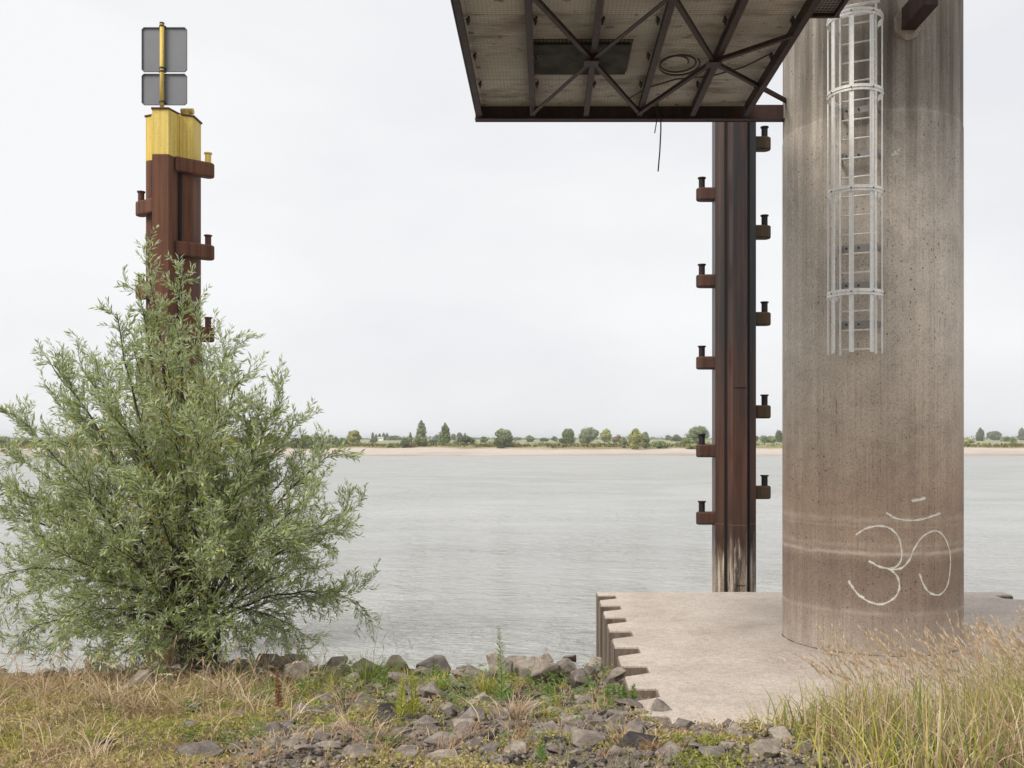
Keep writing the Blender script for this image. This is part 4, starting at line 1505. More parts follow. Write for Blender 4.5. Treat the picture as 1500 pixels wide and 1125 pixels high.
greens = [
    (540, 1000, 0.55, 300, 0.26, 'green', 'broad tuft of long dark green blades on the crest right of the willow'),
    (480, 1005, 0.36, 120, 0.20, 'green', 'sparser green tuft just left of the broad crest tuft'),
    (456, 1040, 0.22, 120, 0.07, 'lime', 'small bright yellow green tuft between grey stones'),
    (640, 1010, 0.34, 180, 0.20, 'lime', 'soft green tuft right of the leafy weed'),
    (715, 1015, 0.40, 200, 0.17, 'lime', 'fresh green tuft in front of the crest boulders left of the golden straw'),
    (805, 1055, 0.24, 100, 0.05, 'lime', 'small upright lime tuft alone in the gravel'),
    (385, 1030, 0.36, 220, 0.13, 'green', 'dense dark green tuft just right of the willow trunk'),
    (1026, 1062, 0.26, 30, 0.06, 'green', 'few dark green blades sprouting at the platform edge'),
    (1110, 1062, 0.30, 40, 0.16, 'green', 'loose green blades on the platform edge left of the tall grass'),
    (450, 1010, 0.3, 70, 0.2, 'lime', 'scattered lime blades over the brown boulders'),
]
for px, py, h, n, rad, mk, lab in greens:
    x, y = gpt(px, py)
    V, Q, r_ = join([clump_blades(x, y, n * 2 // 3, rad * 0.55, h * 0.4, h, 0.014, 0.6)])
    tag(link('green_tuft', bigmesh('green_tuft', V, Q, M[mk], r_)), lab, 'grass tuft', 'green grass tufts on the bank')

# arching straw scattered in loose bunches over the bank
def bunches(ncl, x0, x1, y0, y1, dens, per, rad, h0, h1, w, lean):
    cx, cy = scatter(ncl, x0, x1, y0, y1, dens)
    m = len(cx)
    ids = np.repeat(np.arange(m), rng.integers(per // 2, per, m))
    hs = rng.uniform(h0, h1, m)
    n = len(ids)
    a_ = rng.uniform(0, 6.28, n)
    rr = np.abs(rng.normal(0, rad, n))
    x, y = cx[ids] + rr * np.cos(a_), cy[ids] + rr * np.sin(a_)
    return blades(np.stack([x, y, ground(x, y) - 0.02], 1), hs[ids] * rng.uniform(0.5, 1.1, n), rng.uniform(w * 0.5, w, n),
                  a_ + rng.normal(0, 0.6, n), np.abs(rng.normal(lean, 0.4, n)), levels=6,
                  rnd=np.clip(rng.random(m)[ids] * 0.6 + rng.random(n) * 0.4, 0, 1))


left_bank = lambda x, y: np.clip(1.1 - np.abs(y - 13.2) * 0.28, 0.15, 1) * np.clip(-(x + 2.2) * 0.5, 0, 1)
stuff_obj('arching_straw', [bunches(300, -8.6, -2.0, 8.4, 14.3, left_bank, 26, 0.11, 0.2, 0.62, 0.015, 0.95)], M['dry'],
          'pale arching straw in loose bunches over the left part of the bank', 'grass')
stuff_obj('withered_straw', [bunches(230, -8.6, 0.8, 8.4, 14.2, lambda x, y: 0.8 * np.ones_like(x), 24, 0.08, 0.10, 0.32, 0.012, 1.0)], M['dry_red'],
          'withered reddish brown straw scattered over the whole bank', 'grass')
stuff_obj('fresh_bunches', [bunches(150, -4.6, 0.9, 9.5, 14.2, lambda x, y: np.clip((y - 9.5) * 0.25, 0.15, 1), 28, 0.08, 0.12, 0.34, 0.015, 0.7)], M['lime'],
          'fresh light green bunches growing between the bank stones', 'grass')
stuff_obj('left_green_bunches', [bunches(90, -8.6, -4.0, 8.6, 14.0, lambda x, y: 0.8 * np.ones_like(x), 36, 0.11, 0.08, 0.24, 0.015, 0.8)], M['green'],
          'darker green grass bunches between the straw at the left', 'grass')
x, y = scatter(150, -8.4, -3.0, 10.5, 14.0, lambda x, y: np.ones_like(x))
n = len(x)
stuff_obj('left_seeding_grass', seed_stalks(x, y, rng.uniform(0.35, 0.85, n), rng.uniform(0, 6.28, n), np.abs(rng.normal(0.5, 0.3, n)), head=0.14, w=0.004), M['seed'],
          'thin pale seed heads along the crest below the willow', 'grass')
# broad leaved herbs among the stones
x, y = scatter(230, -4.4, 1.0, 9.2, 14.3, lambda x, y: np.clip((y - 10) * 0.3, 0.25, 1))
m = len(x)
hs = rng.uniform(0.06, 0.26, m)
ids = np.repeat(np.arange(m), 40)
n = len(ids)
tt = rng.random(n)
pos = np.stack([x[ids] + rng.normal(0, 0.05, n), y[ids] + rng.normal(0, 0.05, n), ground(x[ids], y[ids]) + hs[ids] * tt], 1)
a_ = rng.uniform(0, 6.28, n)
d = np.stack([np.cos(a_), np.sin(a_), rng.normal(0.5, 0.3, n)], 1)
stuff_obj('bank_herbs', [leaves(pos, d, rng.uniform(0.03, 0.075, n), rng.uniform(0.010, 0.024, n), np.clip(rng.random(m)[ids] * 0.6 + rng.random(n) * 0.4, 0, 1),
                                np.cross(unit(d), np.tile(np.array([[0, 0, 1.0]]), (n, 1))))], M['weed'], 'small leafy herbs growing between the bank stones', 'herbs')

# thin bare stalks standing up against the water
x = np.array([gpt(px, py)[0] for px, py in ((480, 1005), (505, 1005), (528, 1000), (545, 1000), (562, 1000), (585, 1000), (610, 1005), (535, 1004), (788, 1040), (796, 1040), (120, 1030), (60, 1040), (90, 1035), (30, 1040))])
y = np.array([gpt(px, py)[1] for px, py in ((480, 1005), (505, 1005), (528, 1000), (545, 1000), (562, 1000), (585, 1000), (610, 1005), (535, 1004), (788, 1040), (796, 1040), (120, 1030), (60, 1040), (90, 1035), (30, 1040))])
for i in range(len(x)):
    hgt_ = [0.75, 0.6, 1.05, 1.2, 0.95, 1.1, 0.8, 0.9, 0.95, 0.85, 0.95, 0.8, 0.7, 0.8][i]
    top = i >= 8
    base = np.array([[x[i], y[i], float(ground(x[i], y[i]))]])
    a_ = np.array([rng.uniform(0, 6.28)])
    le = np.array([0.18])
    parts = [blades(base, np.array([hgt_]), np.array([0.006]), a_, le, levels=6)]
    m = 4
    t = rng.uniform(0.25, 0.85, m)
    c = base + np.stack([np.cos(a_) * le * hgt_ * t ** 1.8, np.sin(a_) * le * hgt_ * t ** 1.8, hgt_ * (t - 0.45 * le * t ** 2.5)], 1)
    parts.append(blades(c, rng.uniform(0.12, 0.26, m), np.full(m, 0.007), rng.uniform(0, 6.28, m), np.full(m, 0.9), levels=6))
    V, Q, r_ = join(parts)
    where = ('among the green crest tufts against the water' if i < 8 else 'by the big pale boulder' if i < 10 else 'in the grass at the far left')
    nth = ['first', 'second', 'third', 'tallest and fifth', 'sixth', 'seventh', 'last and rightmost', 'fourth', 'left', 'right', 'rightmost', 'second from left', 'third from left', 'leftmost'][i]
    tag(link('grass_stalk', bigmesh('grass_stalk', V, Q, M['dry' if top else 'green'], r_)), nth + ' thin grass stalk ' + where, 'grass stalk',
        'grass stalks ' + where)


# leafy weeds (stem and leaves)
def weed(px, py, h, nleaf, ll_, lw, mk, name, label, cat, stems=1, spread=0.05, stem_m='weed', up=0.5, start=0.12):
    x, y = gpt(px, py)
    z = float(ground(x, y))
    root = thing(name, label, cat, (x, y, z))
    sb = B()
    parts = []
    for s in range(stems):
        ox, oy = random.gauss(0, spread), random.gauss(0, spread)
        lx, ly = random.gauss(0, 0.05) * h, random.gauss(0, 0.04) * h
        hh = h * random.uniform(0.75, 1.0) if s else h
        pts = [(ox + lx * t ** 2, oy + ly * t ** 2, hh * t) for t in np.linspace(0, 1, 6)]
        sb.tube(pts, [0.007 - 0.001 * i for i in range(6)], 5)
        t = np.linspace(start, 1, nleaf)
        pos = np.stack([ox + lx * t ** 2, oy + ly * t ** 2, hh * t], 1)
        a_ = np.arange(nleaf) * 2.4 + rng.normal(0, 0.3, nleaf)
        d = np.stack([np.cos(a_), np.sin(a_), np.full(nleaf, up) + rng.normal(0, 0.2, nleaf)], 1)
        L = ll_ * (1.15 - 0.75 * t) * rng.uniform(0.7, 1.1, nleaf)
        upv = np.tile(np.array([[0, 0, 1.0]]), (nleaf, 1))
        parts.append(leaves(pos, d, L, L * lw, rng.random(nleaf), np.cross(unit(d), upv)))
    sb.build('stem', M[stem_m], root)
    V, Q, r_ = join(parts)
    kind(link('leaves', bigmesh('leaves', V, Q, M[mk], r_), root), 'stuff')


weed(733, 1040, 0.98, 90, 0.13, 0.17, 'weed', 'tall_weed', 'tall single leafy weed standing alone against the water in the middle', 'weed', up=0.9)
weed(600, 1058, 0.52, 70, 0.11, 0.20, 'lime', 'leafy_weed', 'bushy bright green leafy weed between the stones in the middle', 'weed', stems=4, spread=0.05, up=1.0)
weed(410, 1050, 0.55, 150, 0.07, 0.45, 'dock', 'dry_dock', 'dead brown dock stem with seeds standing right of the willow', 'dock', stem_m='dock', up=0.4, start=0.2)
weed(790, 1122, 0.26, 34, 0.09, 0.22, 'weed', 'leafy_weed', 'small green leafy weed at the bottom edge below the gravel', 'weed', stems=2, spread=0.03, up=0.9)
weed(802, 1030, 0.26, 60, 0.06, 0.3, 'weed', 'leafy_weed', 'dark green weed hugging the foot of the big pale boulder', 'weed', stems=4, spread=0.07)
weed(905, 1028, 0.24, 60, 0.07, 0.4, 'weed', 'leafy_weed', 'broad leaved green weed between boulders beside the sheet piles', 'weed', stems=6, spread=0.11)
weed(755, 1030, 0.2, 40, 0.06, 0.4, 'weed', 'leafy_weed', 'low green weed in front of the crest boulders', 'weed', stems=5, spread=0.1)
weed(1300, 1120, 0.3, 40, 0.07, 0.3, 'weed', 'leafy_weed', 'low green weed in front of the tall grass', 'weed', stems=4, spread=0.12)
# green herbs standing under the willow
for px, py, h, lab in ((350, 985, 0.62, 'upright light green herb right of the willow trunk'), (328, 990, 0.5, 'light green herb close against the willow trunk'),
                       (375, 985, 0.45, 'narrow green herb furthest right under the willow')):
    weed(px, py, h, 70, 0.10, 0.16, 'weed', 'green_herb', lab, 'herb', stems=4, spread=0.07, up=0.7)
# round-leaved low patches between the stones
for px, py in ((1050, 1095), (975, 1072), (640, 1085), (880, 1075)):
    pass

# small pale litter in the grass at the bottom
x, y = gpt(1352, 1112)
b = B()
b.box((0, 0, 0.03), (0.09, 0.06, 0.05), rot=Matrix.Rotation(0.4, 3, 'Z'))
b.box((0.03, 0.03, 0.055), (0.07, 0.05, 0.004), rot=Matrix.Rotation(0.5, 3, 'X'))
tag(b.build('crushed_carton', M['litter'], bevel=0.01, loc=(x, y, float(ground(x, y)) - 0.005)), 'small pale crushed carton lying in front of the tall grass', 'litter')

# ================================================================== WILLOW
WB = Vector((-5.12, 14.1, -0.32))
wil = thing('willow_bush', 'large silvery green willow bush leaning over the water in front of the post', 'willow', WB)
HEAD = Vector((-5.16, 14.1, 0.62))
tips = [(214, 356, .1), (264, 376, .2), (200, 410, -.2), (236, 440, .3), (292, 440, .3), (168, 446, -.3), (240, 500, -.6), (275, 560, .5),
        (190, 490, .6), (332, 494, .2), (62, 512, 0), (110, 520, .5), (140, 540, -.6), (385, 592, .5), (350, 548, -.6), (424, 572, 0), (440, 616, .7),
        (22, 606, -.5), (75, 580, .3), (4, 655, .4), (-40, 690, 0), (-60, 760, .6), (-40, 850, -.3), (5, 880, .5), (12, 936, -.5), (60, 952, .3), (130, 935, -.8), (165, 905, .9),
        (505, 652, 0), (462, 668, .8), (532, 742, .2), (505, 770, -.6), (542, 882, 0), (500, 880, .7), (462, 935, -.3), (425, 900, .6), (450, 830, -.9),
        (100, 690, -1.5), (290, 610, -1.4), (370, 680, -1.4), (150, 790, -1.5), (400, 780, -1.4), (60, 800, -1.5), (120, 880, -1.3), (200, 700, -1.6), (320, 780, -1.5),
        (120, 620, 1.7), (200, 560, 1.6), (300, 560, 1.6), (395, 650, 1.6), (80, 730, 1.8), (470, 790, 1.6), (350, 720, 1.8), (230, 700, 1.9), (30, 820, 1.6), (400, 870, 1.6),
        (180, 958, -1.0), (228, 972, -1.1), (90, 905, -.9), (205, 925, -1.4), (372, 948, -.9), (342, 925, -1.2), (150, 950, -.2), (200, 955, .5), (240, 940, .9), (110, 840, 1.2), (445, 760, -1.2), (40, 780, -1.1), (230, 870, -1.2), (300, 830, -1.4), (255, 930, -.9), (330, 930, -.8), (240, 590, -.9), (320, 600, -.9), (160, 600, -1.0), (470, 720, -.6), (20, 730, -.9), (90, 640, -.6), (380, 640, 0.1), (300, 540, -.3)]
twig_p0, twig_p1, tw_r = [], [], []
leaf_pos, leaf_dir, leaf_len, leaf_up = [], [], [], []
sec_b = []


def bez(p0, p1, p2, t):
    return p0 * (1 - t) ** 2 + p1 * 2 * t * (1 - t) + p2 * t * t


def rnd_perp(d):
    a = Vector((random.gauss(0, 1), random.gauss(0, 1), random.gauss(0, 1)))
    a = a - d * a.dot(d)
    return a.normalized()


def leafy(p0, p1, p2, step, lscale=1.0, t0=0.12):
    """leaves alternate along a shoot"""
    L = (p1 - p0).length + (p2 - p1).length
    n = max(3, int(L / step))
    for i in range(n):
        t = t0 + (1 - t0) * (i + random.random() * 0.5) / n
        p = bez(p0, p1, p2, t)
        d = (bez(p0, p1, p2, min(t + .05, 1.02)) - bez(p0, p1, p2, t - 0.05)).normalized()
        q = rnd_perp(d)
        v = d * random.uniform(0.7, 1.3) + q * 0.75 + Vector((0, 0, 0.05))
        leaf_pos.append(p)
        leaf_dir.append(v)
        leaf_len.append(random.uniform(0.07, 0.128) * lscale * (0.7 if t > 0.93 else 1))


twigs = B()
secs = B()
for ti, (px, py, dy) in enumerate(tips):
    px = 282 + (px - 282) * (0.94 if px > 282 else 0.97)
    py = 890 + (py - 890) * 0.97
    tip = P(px, py, 14.1 + dy)
    hd = Vector((tip.x - HEAD.x, tip.y - HEAD.y, 0))
    st = HEAD + Vector((hd.x * 0.06, hd.y * 0.06, random.uniform(-0.35, 0.1)))
    st.x = max(min(st.x, HEAD.x + 0.22), HEAD.x - 0.22)
    L = (tip - st).length
    rise = (tip.z - st.z) / L
    ctl = st + (tip - st) * 0.5 + Vector((-hd.x * 0.10, -hd.y * 0.10, 0.10 * L)) if rise > 0.45 else st + (tip - st) * 0.5 + Vector((0, 0, 0.26 * L))
    ctl += Vector((random.gauss(0, 0.05), random.gauss(0, 0.05), 0)) * L
    pts = [bez(st, ctl, tip, t) for t in np.linspace(0, 1, 12)]
    for i in range(2, 11):
        pts[i] = pts[i] + Vector((random.gauss(0, 1), random.gauss(0, 1), random.gauss(0, 1))) * 0.012
    r0 = 0.010 + 0.0065 * L
    B().tube([p - WB for p in pts], [r0 * (1 - 0.86 * i / 11) for i in range(12)], 6).build('branch', M['bark'], wil)
    spire = py < 500
    nsec = int(L * (6.2 if spire else 6.9))
    for j in range(nsec):
        t = 0.22 + 0.78 * ((j + random.random()) / nsec) ** 0.88
        p = bez(st, ctl, tip, t)
        d = (bez(st, ctl, tip, min(t + .03, 1)) - bez(st, ctl, tip, t - 0.03)).normalized()
        ln = random.uniform(0.30, 0.85) * (1.10 - 0.42 * t) * (0.52 if spire else 0.95)
        q = rnd_perp(d)
        e = (d * 0.8 + q * random.uniform(0.5, 1.1) + Vector((0, 0, 0.18 if rise > 0.2 else -0.02))).normalized()
        p2 = p + e * ln
        p1 = p + (d * 0.35 + e * 0.65 + Vector((0, 0, -0.08))) * ln * 0.5
        secs.tube([p - WB, p1 - WB, p2 - WB], [0.0055, 0.004, 0.002], 4, cap=False)
        if t > 0.45:
            leafy(p, p1, p2, 0.025)
        ntw = max(1, int(ln / 0.065))
        for k_ in range(ntw):
            tt = 0.2 + 0.78 * (k_ + random.random()) / ntw
            a = bez(p, p1, p2, tt)
            dd = (p2 - p).normalized()
            ff = (dd * 0.8 + rnd_perp(dd) * 0.7 + Vector((0, 0, 0.12))).normalized()
            l2 = random.uniform(0.12, 0.30)
            b2 = a + ff * l2
            m2 = (a + b2) / 2 + Vector((0, 0, -0.01))
            twigs.tube([a - WB, b2 - WB], [0.0024, 0.0012], 3, cap=False)
            leafy(a, m2, b2, 0.025 if t > 0.45 else 0.033)
    leafy(bez(st, ctl, tip, 0.7), bez(st, ctl, tip, 0.86), tip, 0.018)

# trunk stub: short pollard, gnarled
b = B()
for (ox, oy, r0, r1, tx, tz) in ((0, 0, 0.23, 0.17, -0.03, 0.85), (0.13, -0.05, 0.12, 0.09, 0.12, 0.75), (-0.11, 0.04, 0.13, 0.09, -0.14, 0.78)):
    n_ = 9
    b.tube([(ox + tx * (i / n_) + 0.012 * math.sin(i * 2.1), oy + 0.01 * math.cos(i * 1.7), -0.3 + (tz + 0.3) * i / n_) for i in range(n_ + 1)],
           [r0 + (r1 - r0) * i / n_ + 0.014 * math.sin(i * 1.9) + (0.10 * (1 - i / 2) if i < 2 else 0) for i in range(n_ + 1)], 12)
b.build('trunk', M['bark'], wil, smooth=True)
kind(secs.build('side_branches', M['bark'], wil), 'stuff')
kind(twigs.build('twigs', M['bark'], wil), 'stuff')
lp_ = np.array([tuple(p) for p in leaf_pos])
ld = np.array([tuple(p) for p in leaf_dir])
L = np.array(leaf_len)
# some dry out: more yellow leaves deep inside the crown
rad = np.linalg.norm((lp_ - np.array([-5.3, 14.1, 2.2])) / np.array([2.6, 1.6, 2.6]), axis=1)
rv = rng.random(len(L)) * 0.9
yl = rng.random(len(L)) < np.where(rad < 0.75, 0.14, 0.02)
pn = vnoise(lp_[:, 0] * 2.3 + lp_[:, 1], lp_[:, 2] * 2.3)
yl |= (pn > 0.34) & (rng.random(len(L)) < 0.28) & (rad < 0.8)
rv = np.clip(rv * 0.8 + 0.15 * (pn + 0.5), 0, 0.89)
rv[yl] = rng.uniform(0.94, 1.0, yl.sum())
V, Q, r_ = leaves(lp_ - np.array(WB), ld, L, L * rng.uniform(0.17, 0.24, len(L)), rv)
kind(link('foliage', bigmesh('foliage', V, Q, M['willow'], r_), wil), 'stuff')
print('willow leaves', len(L))

# ================================================================== FAR BANK TREES
FY = np.concatenate([np.arange(300, 700, 1.0), np.arange(700, 3000, 10.0)])
FPY = CY + (H - far_z(FY)) * FPX / FY


def far_dist(py):
    i = int(np.argmin(np.abs(FPY - py)))
    return float(FY[i])


def crown_mesh(w, h, shape, mat, nf, size, seed):
    r_ = np.random.default_rng(seed)
    lobes = []
    if shape == 'round':
        for _ in range(16):
            a, b_ = r_.uniform(0, 6.28), r_.uniform(-0.1, 1)
            rr = r_.uniform(0.2, 0.36)
            k = math.sqrt(max(0, 1 - max(b_, 0) ** 2)) * 0.62
            lobes.append((k * math.cos(a) * w / 2, k * math.sin(a) * w / 2, (0.42 + 0.40 * b_) * h, rr * w * 0.62, rr * h * 0.56))
        lobes += [(0, 0, h * 0.48, w * 0.40, h * 0.44)] * 3 + [(r_.uniform(-.2, .2) * w, 0, h * 0.2, w * 0.3, h * 0.2)] * 3
    elif shape == 'tall':
        for i in range(26):
            t = i / 25
            prof_ = 0.30 * math.sin(math.pi * min(1.0, 0.25 + 0.75 * t)) ** 0.7 + 0.02
            a = i * 2.4 + r_.uniform(-.5, .5)
            rr = prof_ * r_.uniform(0.7, 1.05)
            k = prof_ * 0.75 * r_.uniform(0.4, 1.0)
            lobes.append((k * math.cos(a) * w, k * math.sin(a) * w, (0.08 + 0.84 * t) * h, rr * w, max(rr * w * 0.8, h * 0.05)))
    else:                                   # mound: low and wide
        for _ in range(18):
            xx = r_.uniform(-0.42, 0.42)
            hh = math.sqrt(max(0.05, 1 - (xx / 0.5) ** 2))
            rr = r_.uniform(0.14, 0.22)
            lobes.append((xx * w, r_.uniform(-0.2, 0.2) * w, hh * h * r_.uniform(0.25, 0.74), rr * w, rr * h * 1.5))
    li = r_.integers(0, len(lobes), nf)
    LB = np.array(lobes)[li]
    u = unit(r_.normal(size=(nf, 3)))
    rad_ = r_.uniform(0.55, 1.06, nf)[:, None]
    pos = LB[:, :3] + u * rad_ * np.stack([LB[:, 3], LB[:, 3], LB[:, 4]], 1)
    pos[:, 2] = np.abs(pos[:, 2]) * 1.0
    pos[:, 2] = np.minimum(pos[:, 2], h * r_.uniform(0.98, 1.03, nf))
    n_ = unit(u + r_.normal(0, 0.45, (nf, 3)))
    t1 = unit(np.cross(n_, r_.normal(size=(nf, 3))))
    t2 = np.cross(n_, t1)
    s = (size * r_.uniform(0.5, 1.2, nf))[:, None]
    V = np.stack([pos - t1 * s * 0.5, pos + t2 * s * 0.38, pos + t1 * s * 0.5, pos - t2 * s * 0.38], 1).reshape(-1, 3)
    Q = np.arange(nf)[:, None] * 4 + np.arange(4)[None]
    tone_ = r_.random(len(lobes))[li] * 0.5 + r_.random(nf) * 0.5
    return bigmesh('crown', V, Q, mat, np.repeat(tone_, 4))


def far_tree(px, w, top, base, shape, colr, name, label, dist=None, group='trees and shrubs on the far bank', seed=0):
    Y = dist or far_dist(base)
    zb_ = float(far_z(Y)) - 0.15
    x = (px - CX) / FPX * Y
    wm = w / FPX * Y
    zt_ = H - (top - CY) / FPX * Y
    hm = zt_ - zb_
    root = thing(name, label, 'shrub' if ('shrub' in name or 'bush' in name) else 'tree', (x, Y, zb_), group)
    nf = int(min(6000, max(500, 12 * w * (base - top))))
    pxm = Y / FPX
    link('crown', crown_mesh(wm * 1.04, hm, shape, FAR[colr], nf, 2.1 * pxm, int(px * 7 + top)), root)
    B().tube([(0, 0, 0), (wm * 0.02, 0, hm * 0.35), (0, 0, hm * 0.7)], [wm * 0.035, wm * 0.028, wm * 0.01], 6).build('trunk', M['bark'], root)
    if name != 'shrub' and hm > 4:
        for k in range(3):
            a = random.uniform(0, 6.28)
            B().tube([(0, 0, hm * (0.25 + 0.1 * k)), (wm * 0.2 * math.cos(a), wm * 0.2 * math.sin(a), hm * (0.5 + 0.1 * k))], [wm * 0.02, wm * 0.006], 5).build('limb', M['bark'], root)


T = [
    (6, 15, 638, 652, 'round', 'dark', 'tree', 'dark green tree at the far left end of the other bank'),
    (18, 12, 643, 660, 'mound', 'yellow', 'shrub', 'yellow green shrub at the beach edge at the far left'),
    (45, 30, 640, 653, 'mound', 'green', 'shrub', 'green shrub behind the outer left willow twigs'),
    (110, 34, 636, 652, 'round', 'silver', 'tree', 'greyish tree across the river behind the left half of the willow'),
    (165, 30, 638, 653, 'mound', 'green', 'shrub', 'wide shrub across the river behind the willow and left of the post'),
    (345, 30, 638, 653, 'mound', 'dark', 'shrub', 'wide dark shrub across the river behind the willow and right of the post'),
    (400, 26, 636, 653, 'round', 'green', 'tree', 'tree across the river behind the right edge of the willow crown'),
    (433, 14, 640, 656, 'mound', 'dark', 'shrub', 'dark low shrub just beyond the willow outer right twigs'),
    (449, 15, 636, 651, 'round', 'green', 'tree', 'pale green tree behind the dark low mound right of the willow'),
    (453, 25, 644, 657, 'mound', 'dark', 'shrub', 'dark green mound right of the willow at the beach'),
    (463, 10, 633, 650, 'tall', 'green', 'slender_tree', 'slender little tree rising between two mounds right of the willow'),
    (476, 15, 646, 656, 'mound', 'dark', 'shrub', 'low dark shrub left of the round bright bush'),
    (488, 16, 637, 655, 'mound', 'silver', 'shrub', 'silvery shrub behind the projecting willow tip'),
    (502, 14, 639, 654, 'mound', 'green', 'shrub', 'green shrub touching the left side of the round bright bush'),
    (518, 23, 629, 651, 'round', 'yellow', 'round_bush', 'round bright yellow green bush standing alone on the far bank'),
    (548, 11, 641, 648, 'mound', 'dark', 'shrub', 'small dark shrub left of the white cabin'),
    (576, 18, 648, 655, 'mound', 'green', 'shrub', 'low green shrub in front of the distant domed grove'),
    (593, 15, 641, 656, 'round', 'dark', 'shrub', 'dark shrub left of the tallest poplar'),
    (601, 8, 633, 650, 'tall', 'silver', 'slender_tree', 'small thin grey tree left of the tallest poplar'),
    (603, 6, 647, 656, 'mound', 'brown', 'shrub', 'reddish brown little shrub left below the tallest poplar'),
    (617, 19, 614, 652, 'tall', 'silver', 'poplar_tree', 'tallest ragged poplar on the far bank'),
    (616, 21, 638, 655, 'mound', 'green', 'shrub', 'green bush at the foot of the tallest poplar'),
    (636, 16, 642, 651, 'mound', 'dark', 'shrub', 'dark mound between the two poplars'),
    (652, 18, 618, 652, 'tall', 'green', 'poplar_tree', 'dense bright green poplar right of the tallest one'),
    (682, 27, 638, 653, 'mound', 'dark', 'shrub', 'broad dark olive shrub right of the bright poplar'),
    (681, 6, 634, 645, 'tall', 'dark', 'slender_tree', 'small tree top peeping over the broad olive shrub'),
    (709, 13, 639, 649, 'round', 'green', 'shrub', 'small round shrub left of the large round willow'),
    (737, 31, 626, 655, 'round', 'silver', 'round_willow', 'large round silvery willow in the middle of the far bank'),
    (732, 19, 639, 657, 'round', 'dark', 'shrub', 'darker bush at the lower left of the large round willow'),
    (776, 14, 637, 648, 'round', 'silver', 'shrub', 'small pale shrub right of the large round willow'),
    (797, 12, 641, 647, 'mound', 'dark', 'shrub', 'tiny dark shrub midway between the pale shrub and the green pair'),
    (812, 10, 639, 646, 'round', 'dark', 'shrub', 'small distant shrub left of the green pair'),
    (833, 20, 626, 649, 'round', 'green', 'tree', 'fresh green tree, left one of the pair'),
    (829, 18, 639, 650, 'mound', 'dark', 'shrub', 'dark bush below the left tree of the green pair'),
    (862, 30, 623, 650, 'round', 'silver', 'tree', 'broad grey green tree, right one of the pair'),
    (887, 18, 628, 648, 'round', 'yellow', 'tree', 'yellowish tree right of the broad grey green one'),
    (907, 18, 636, 649, 'mound', 'brown', 'shrub', 'brownish shrub behind the yellow tree group'),
    (913, 12, 640, 655, 'round', 'silver', 'shrub', 'pale shrub left of the yellow willow clump'),
    (931, 24, 627, 658, 'round', 'yellow', 'yellow_bush', 'tall yellow bush at the beach edge left of the post'),
    (945, 14, 632, 656, 'round', 'silver', 'shrub', 'grey green shrub merging with the tall yellow bush'),
    (967, 20, 645, 656, 'mound', 'green', 'shrub', 'low shrub right of the tall yellow bush'),
    (990, 16, 636, 647, 'mound', 'dark', 'shrub', 'dark distant shrub left of the big willow by the post'),
    (1022, 36, 621, 651, 'round', 'silver', 'round_willow', 'big silvery willow partly hidden by the right post'),
    (1008, 22, 640, 652, 'mound', 'green', 'shrub', 'shrub at the left foot of the big willow by the post'),
    (1014, 18, 648, 658, 'mound', 'yellow', 'shrub', 'yellow green shrub on the sand below the big willow'),
    (1107, 9, 638, 648, 'round', 'dark', 'shrub', 'dark shrub directly right of the post'),
    (1124, 22, 637, 649, 'mound', 'green', 'shrub', 'green shrub between the post and the column'),
    (1142, 13, 629, 648, 'round', 'dark', 'tree', 'dark tree cut off by the left side of the column'),
    (1420, 14, 641, 649, 'mound', 'yellow', 'shrub', 'yellowish low shrub right beside the column'),
    (1436, 14, 626, 646, 'tall', 'dark', 'tree', 'dark conical tree right of the column'),
    (1456, 22, 631, 645, 'round', 'dark', 'tree', 'dark domed tree right of the conical one'),
    (1475, 16, 639, 647, 'mound', 'green', 'shrub', 'pale shrub between the domed tree and the last one'),
    (1484, 10, 640, 651, 'round', 'green', 'shrub', 'small bright bush in front of the row at the far right'),
    (1497, 13, 626, 645, 'tall', 'dark', 'tree', 'dark tree at the far right end of the other bank'),
]
for t_ in T:
    far_tree(*t_[:8])
# distant groups, farther inland
DG = 'distant trees inland'
for px, w, top, sh, lab in ((546, 5, 633, 'tall', 'leftmost slim poplar of the distant row beside the white cabin'),
                            (551, 5, 636, 'tall', 'second slim poplar of the distant row beside the white cabin'),
                            (556, 6, 635, 'tall', 'poplar of the distant row right above the white cabin'),
                            (562, 7, 634, 'tall', 'poplar right of the white cabin, second from the right'),
                            (567, 6, 634, 'tall', 'rightmost poplar of the distant row beside the white cabin'),
                            (578, 20, 638, 'mound', 'distant domed grove right of the poplar row'),
                            (641, 13, 636, 'round', 'distant grey tree between the two near poplars'),
                            (664, 9, 635, 'round', 'distant grey tree just right of the bright poplar'),
                            (673, 9, 633, 'round', 'distant grey tree left above the olive shrub'),
                            (757, 12, 640, 'mound', 'faint distant tree right behind the large round willow'),
                            (979, 12, 637, 'round', 'faint distant tree left of the big willow by the post')):
    far_tree(px, w, top, 645.2, sh, 'dark', 'distant_tree', lab, dist=1150.0, group=DG)
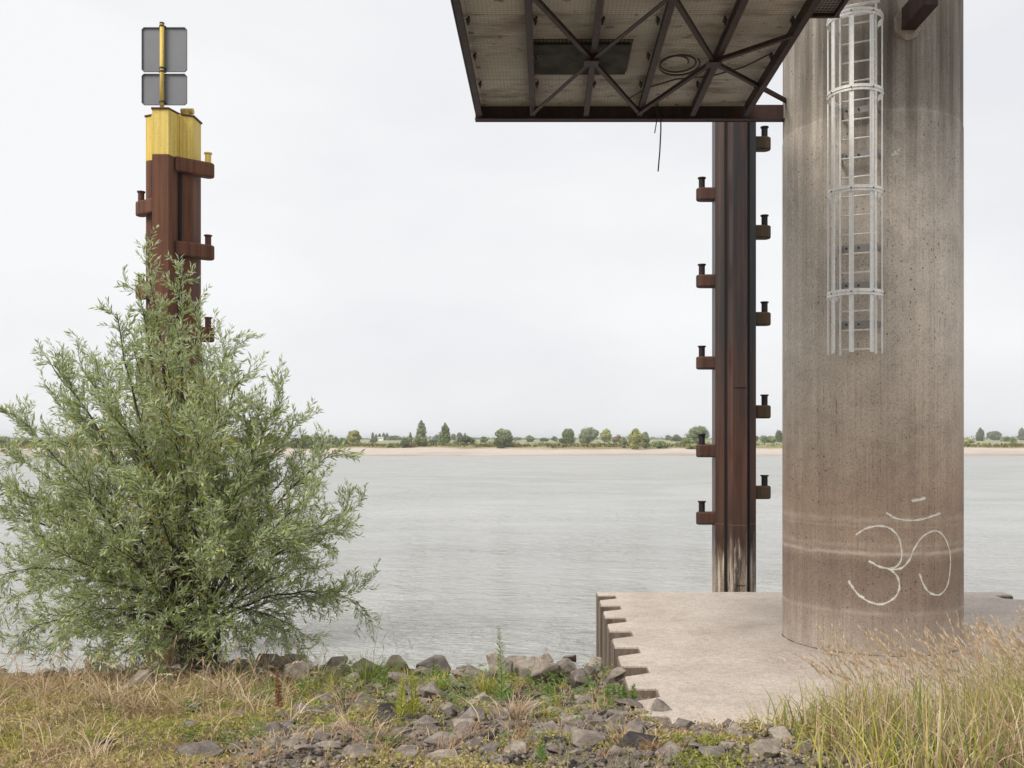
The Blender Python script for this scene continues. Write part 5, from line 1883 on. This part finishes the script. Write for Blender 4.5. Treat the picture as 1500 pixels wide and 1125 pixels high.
# low growth along the top of the beach and the horizon line of woods
parts = []
n = 9000
x = rng.uniform(-330, 330, n)
y = 326 + rng.gamma(2.0, 7.0, n)
k = vnoise(x * 0.06, y * 0.05) + rng.normal(0, 0.1, n) > -0.08
x, y = x[k], y[k]
n = len(x)
z = far_z(y) + 0.2
hh = rng.uniform(0.4, 1.3, n)
d = np.stack([rng.normal(0, 0.6, n), rng.normal(0, 0.4, n), np.ones(n)], 1)
V, Q, r_ = leaves(np.stack([x, y, z], 1), d, hh, hh * 0.9, np.clip(0.5 + vnoise(x * 0.05 + 60, y * 0.1) + rng.normal(0, 0.15, n), 0, 1))
FAR['dune'] = mat_leaf('dune_herbs', [(0.0, (0.12, 0.065, 0.032)), (0.3, (0.16, 0.13, 0.055)), (0.6, (0.14, 0.145, 0.055)), (1.0, (0.20, 0.20, 0.09))], transl=0.1, rough=0.9)
tag(kind(link('dune_growth', bigmesh('dune_growth', V, Q, FAR['dune'], r_)), 'stuff'), 'low herbs and withered growth along the top of the sandy beach', 'undergrowth')
m = 520
cx = rng.uniform(-300, 300, m)
cy = 330 + rng.gamma(2.0, 14.0, m)
k = vnoise(cx * 0.035 + 17, cy * 0.02) + rng.normal(0, 0.1, m) > 0.02
cx, cy = cx[k], cy[k]
m = len(cx)
ch, cw = rng.uniform(0.7, 2.6, m), rng.uniform(1.0, 3.2, m)
ids = np.repeat(np.arange(m), 60)
n = len(ids)
u = unit(rng.normal(size=(n, 3))) * (rng.random(n) ** 0.4)[:, None]
pos = np.stack([cx[ids] + u[:, 0] * cw[ids], cy[ids] + u[:, 1] * cw[ids], far_z(cy[ids]) - 0.2 + np.abs(u[:, 2]) * ch[ids]], 1)
V, Q, r_ = leaves(pos, rng.normal(size=(n, 3)), rng.uniform(0.4, 0.8, n), rng.uniform(0.3, 0.6, n), np.clip(rng.random(m)[ids] * 0.7 + rng.random(n) * 0.3, 0, 1))
tag(kind(link('riverside_scrub', bigmesh('riverside_scrub', V, Q, FAR['green'], r_)), 'stuff'), 'low loose scrub filling the gaps between trees on the far bank', 'scrub')
n = 16000
x = rng.uniform(-1400, 1500, n)
y = 1750 + rng.uniform(-120, 120, n)
prof = np.clip(2.2 + 7 * vnoise(x * 0.012, x * 0 + 4) + 3.5 * vnoise(x * 0.06, x * 0 + 14), 0.6, 9)
z = 0.8 + prof * rng.random(n)
V, Q, r_ = leaves(np.stack([x, y, z], 1), rng.normal(size=(n, 3)), rng.uniform(2, 4, n), rng.uniform(2, 3.4, n))
tag(kind(link('distant_woods', bigmesh('distant_woods', V, Q, FAR['dark'], r_)), 'stuff'), 'thin line of distant woods along the horizon', 'woods')

# white cabin by the distant poplars
Yc = 900.0
c = P(557.5, 644.5, Yc)
cab = thing('white_cabin', 'tiny white cabin in front of the distant poplar row', 'cabin', (c.x, Yc, float(far_z(Yc))))
B().box((0, 0, 1.9), (5.2, 4, 3.8)).build('wall', M['white'], cab)
B().box((0, 0, 3.88), (5.5, 4.3, 0.14)).build('roof', M['sign_back'], cab)
for dx in (-1.5, 0.0, 1.5):
    B().box((dx, -2.02, 2.4), (0.9, 0.06, 1.0)).build('window', M['sign_edge'], cab)

# ------------------------------------------------------------------ haze in the river air
hz = NT('river_haze')
hz.t.nodes.clear()
ho = hz.t.nodes.new('ShaderNodeOutputMaterial')
pv = hz.t.nodes.new('ShaderNodeVolumePrincipled')
pv.inputs['Color'].default_value = (0.93, 0.96, 1.0, 1)
pv.inputs['Density'].default_value = 0.0002
hz.t.links.new(pv.outputs[0], ho.inputs['Volume'])
HAZE = True
if HAZE:
    kind(B().box((0, 2700, 7.5), (9800, 6000 * 2.2, 31.0)).build('haze', hz.m), 'stuff')
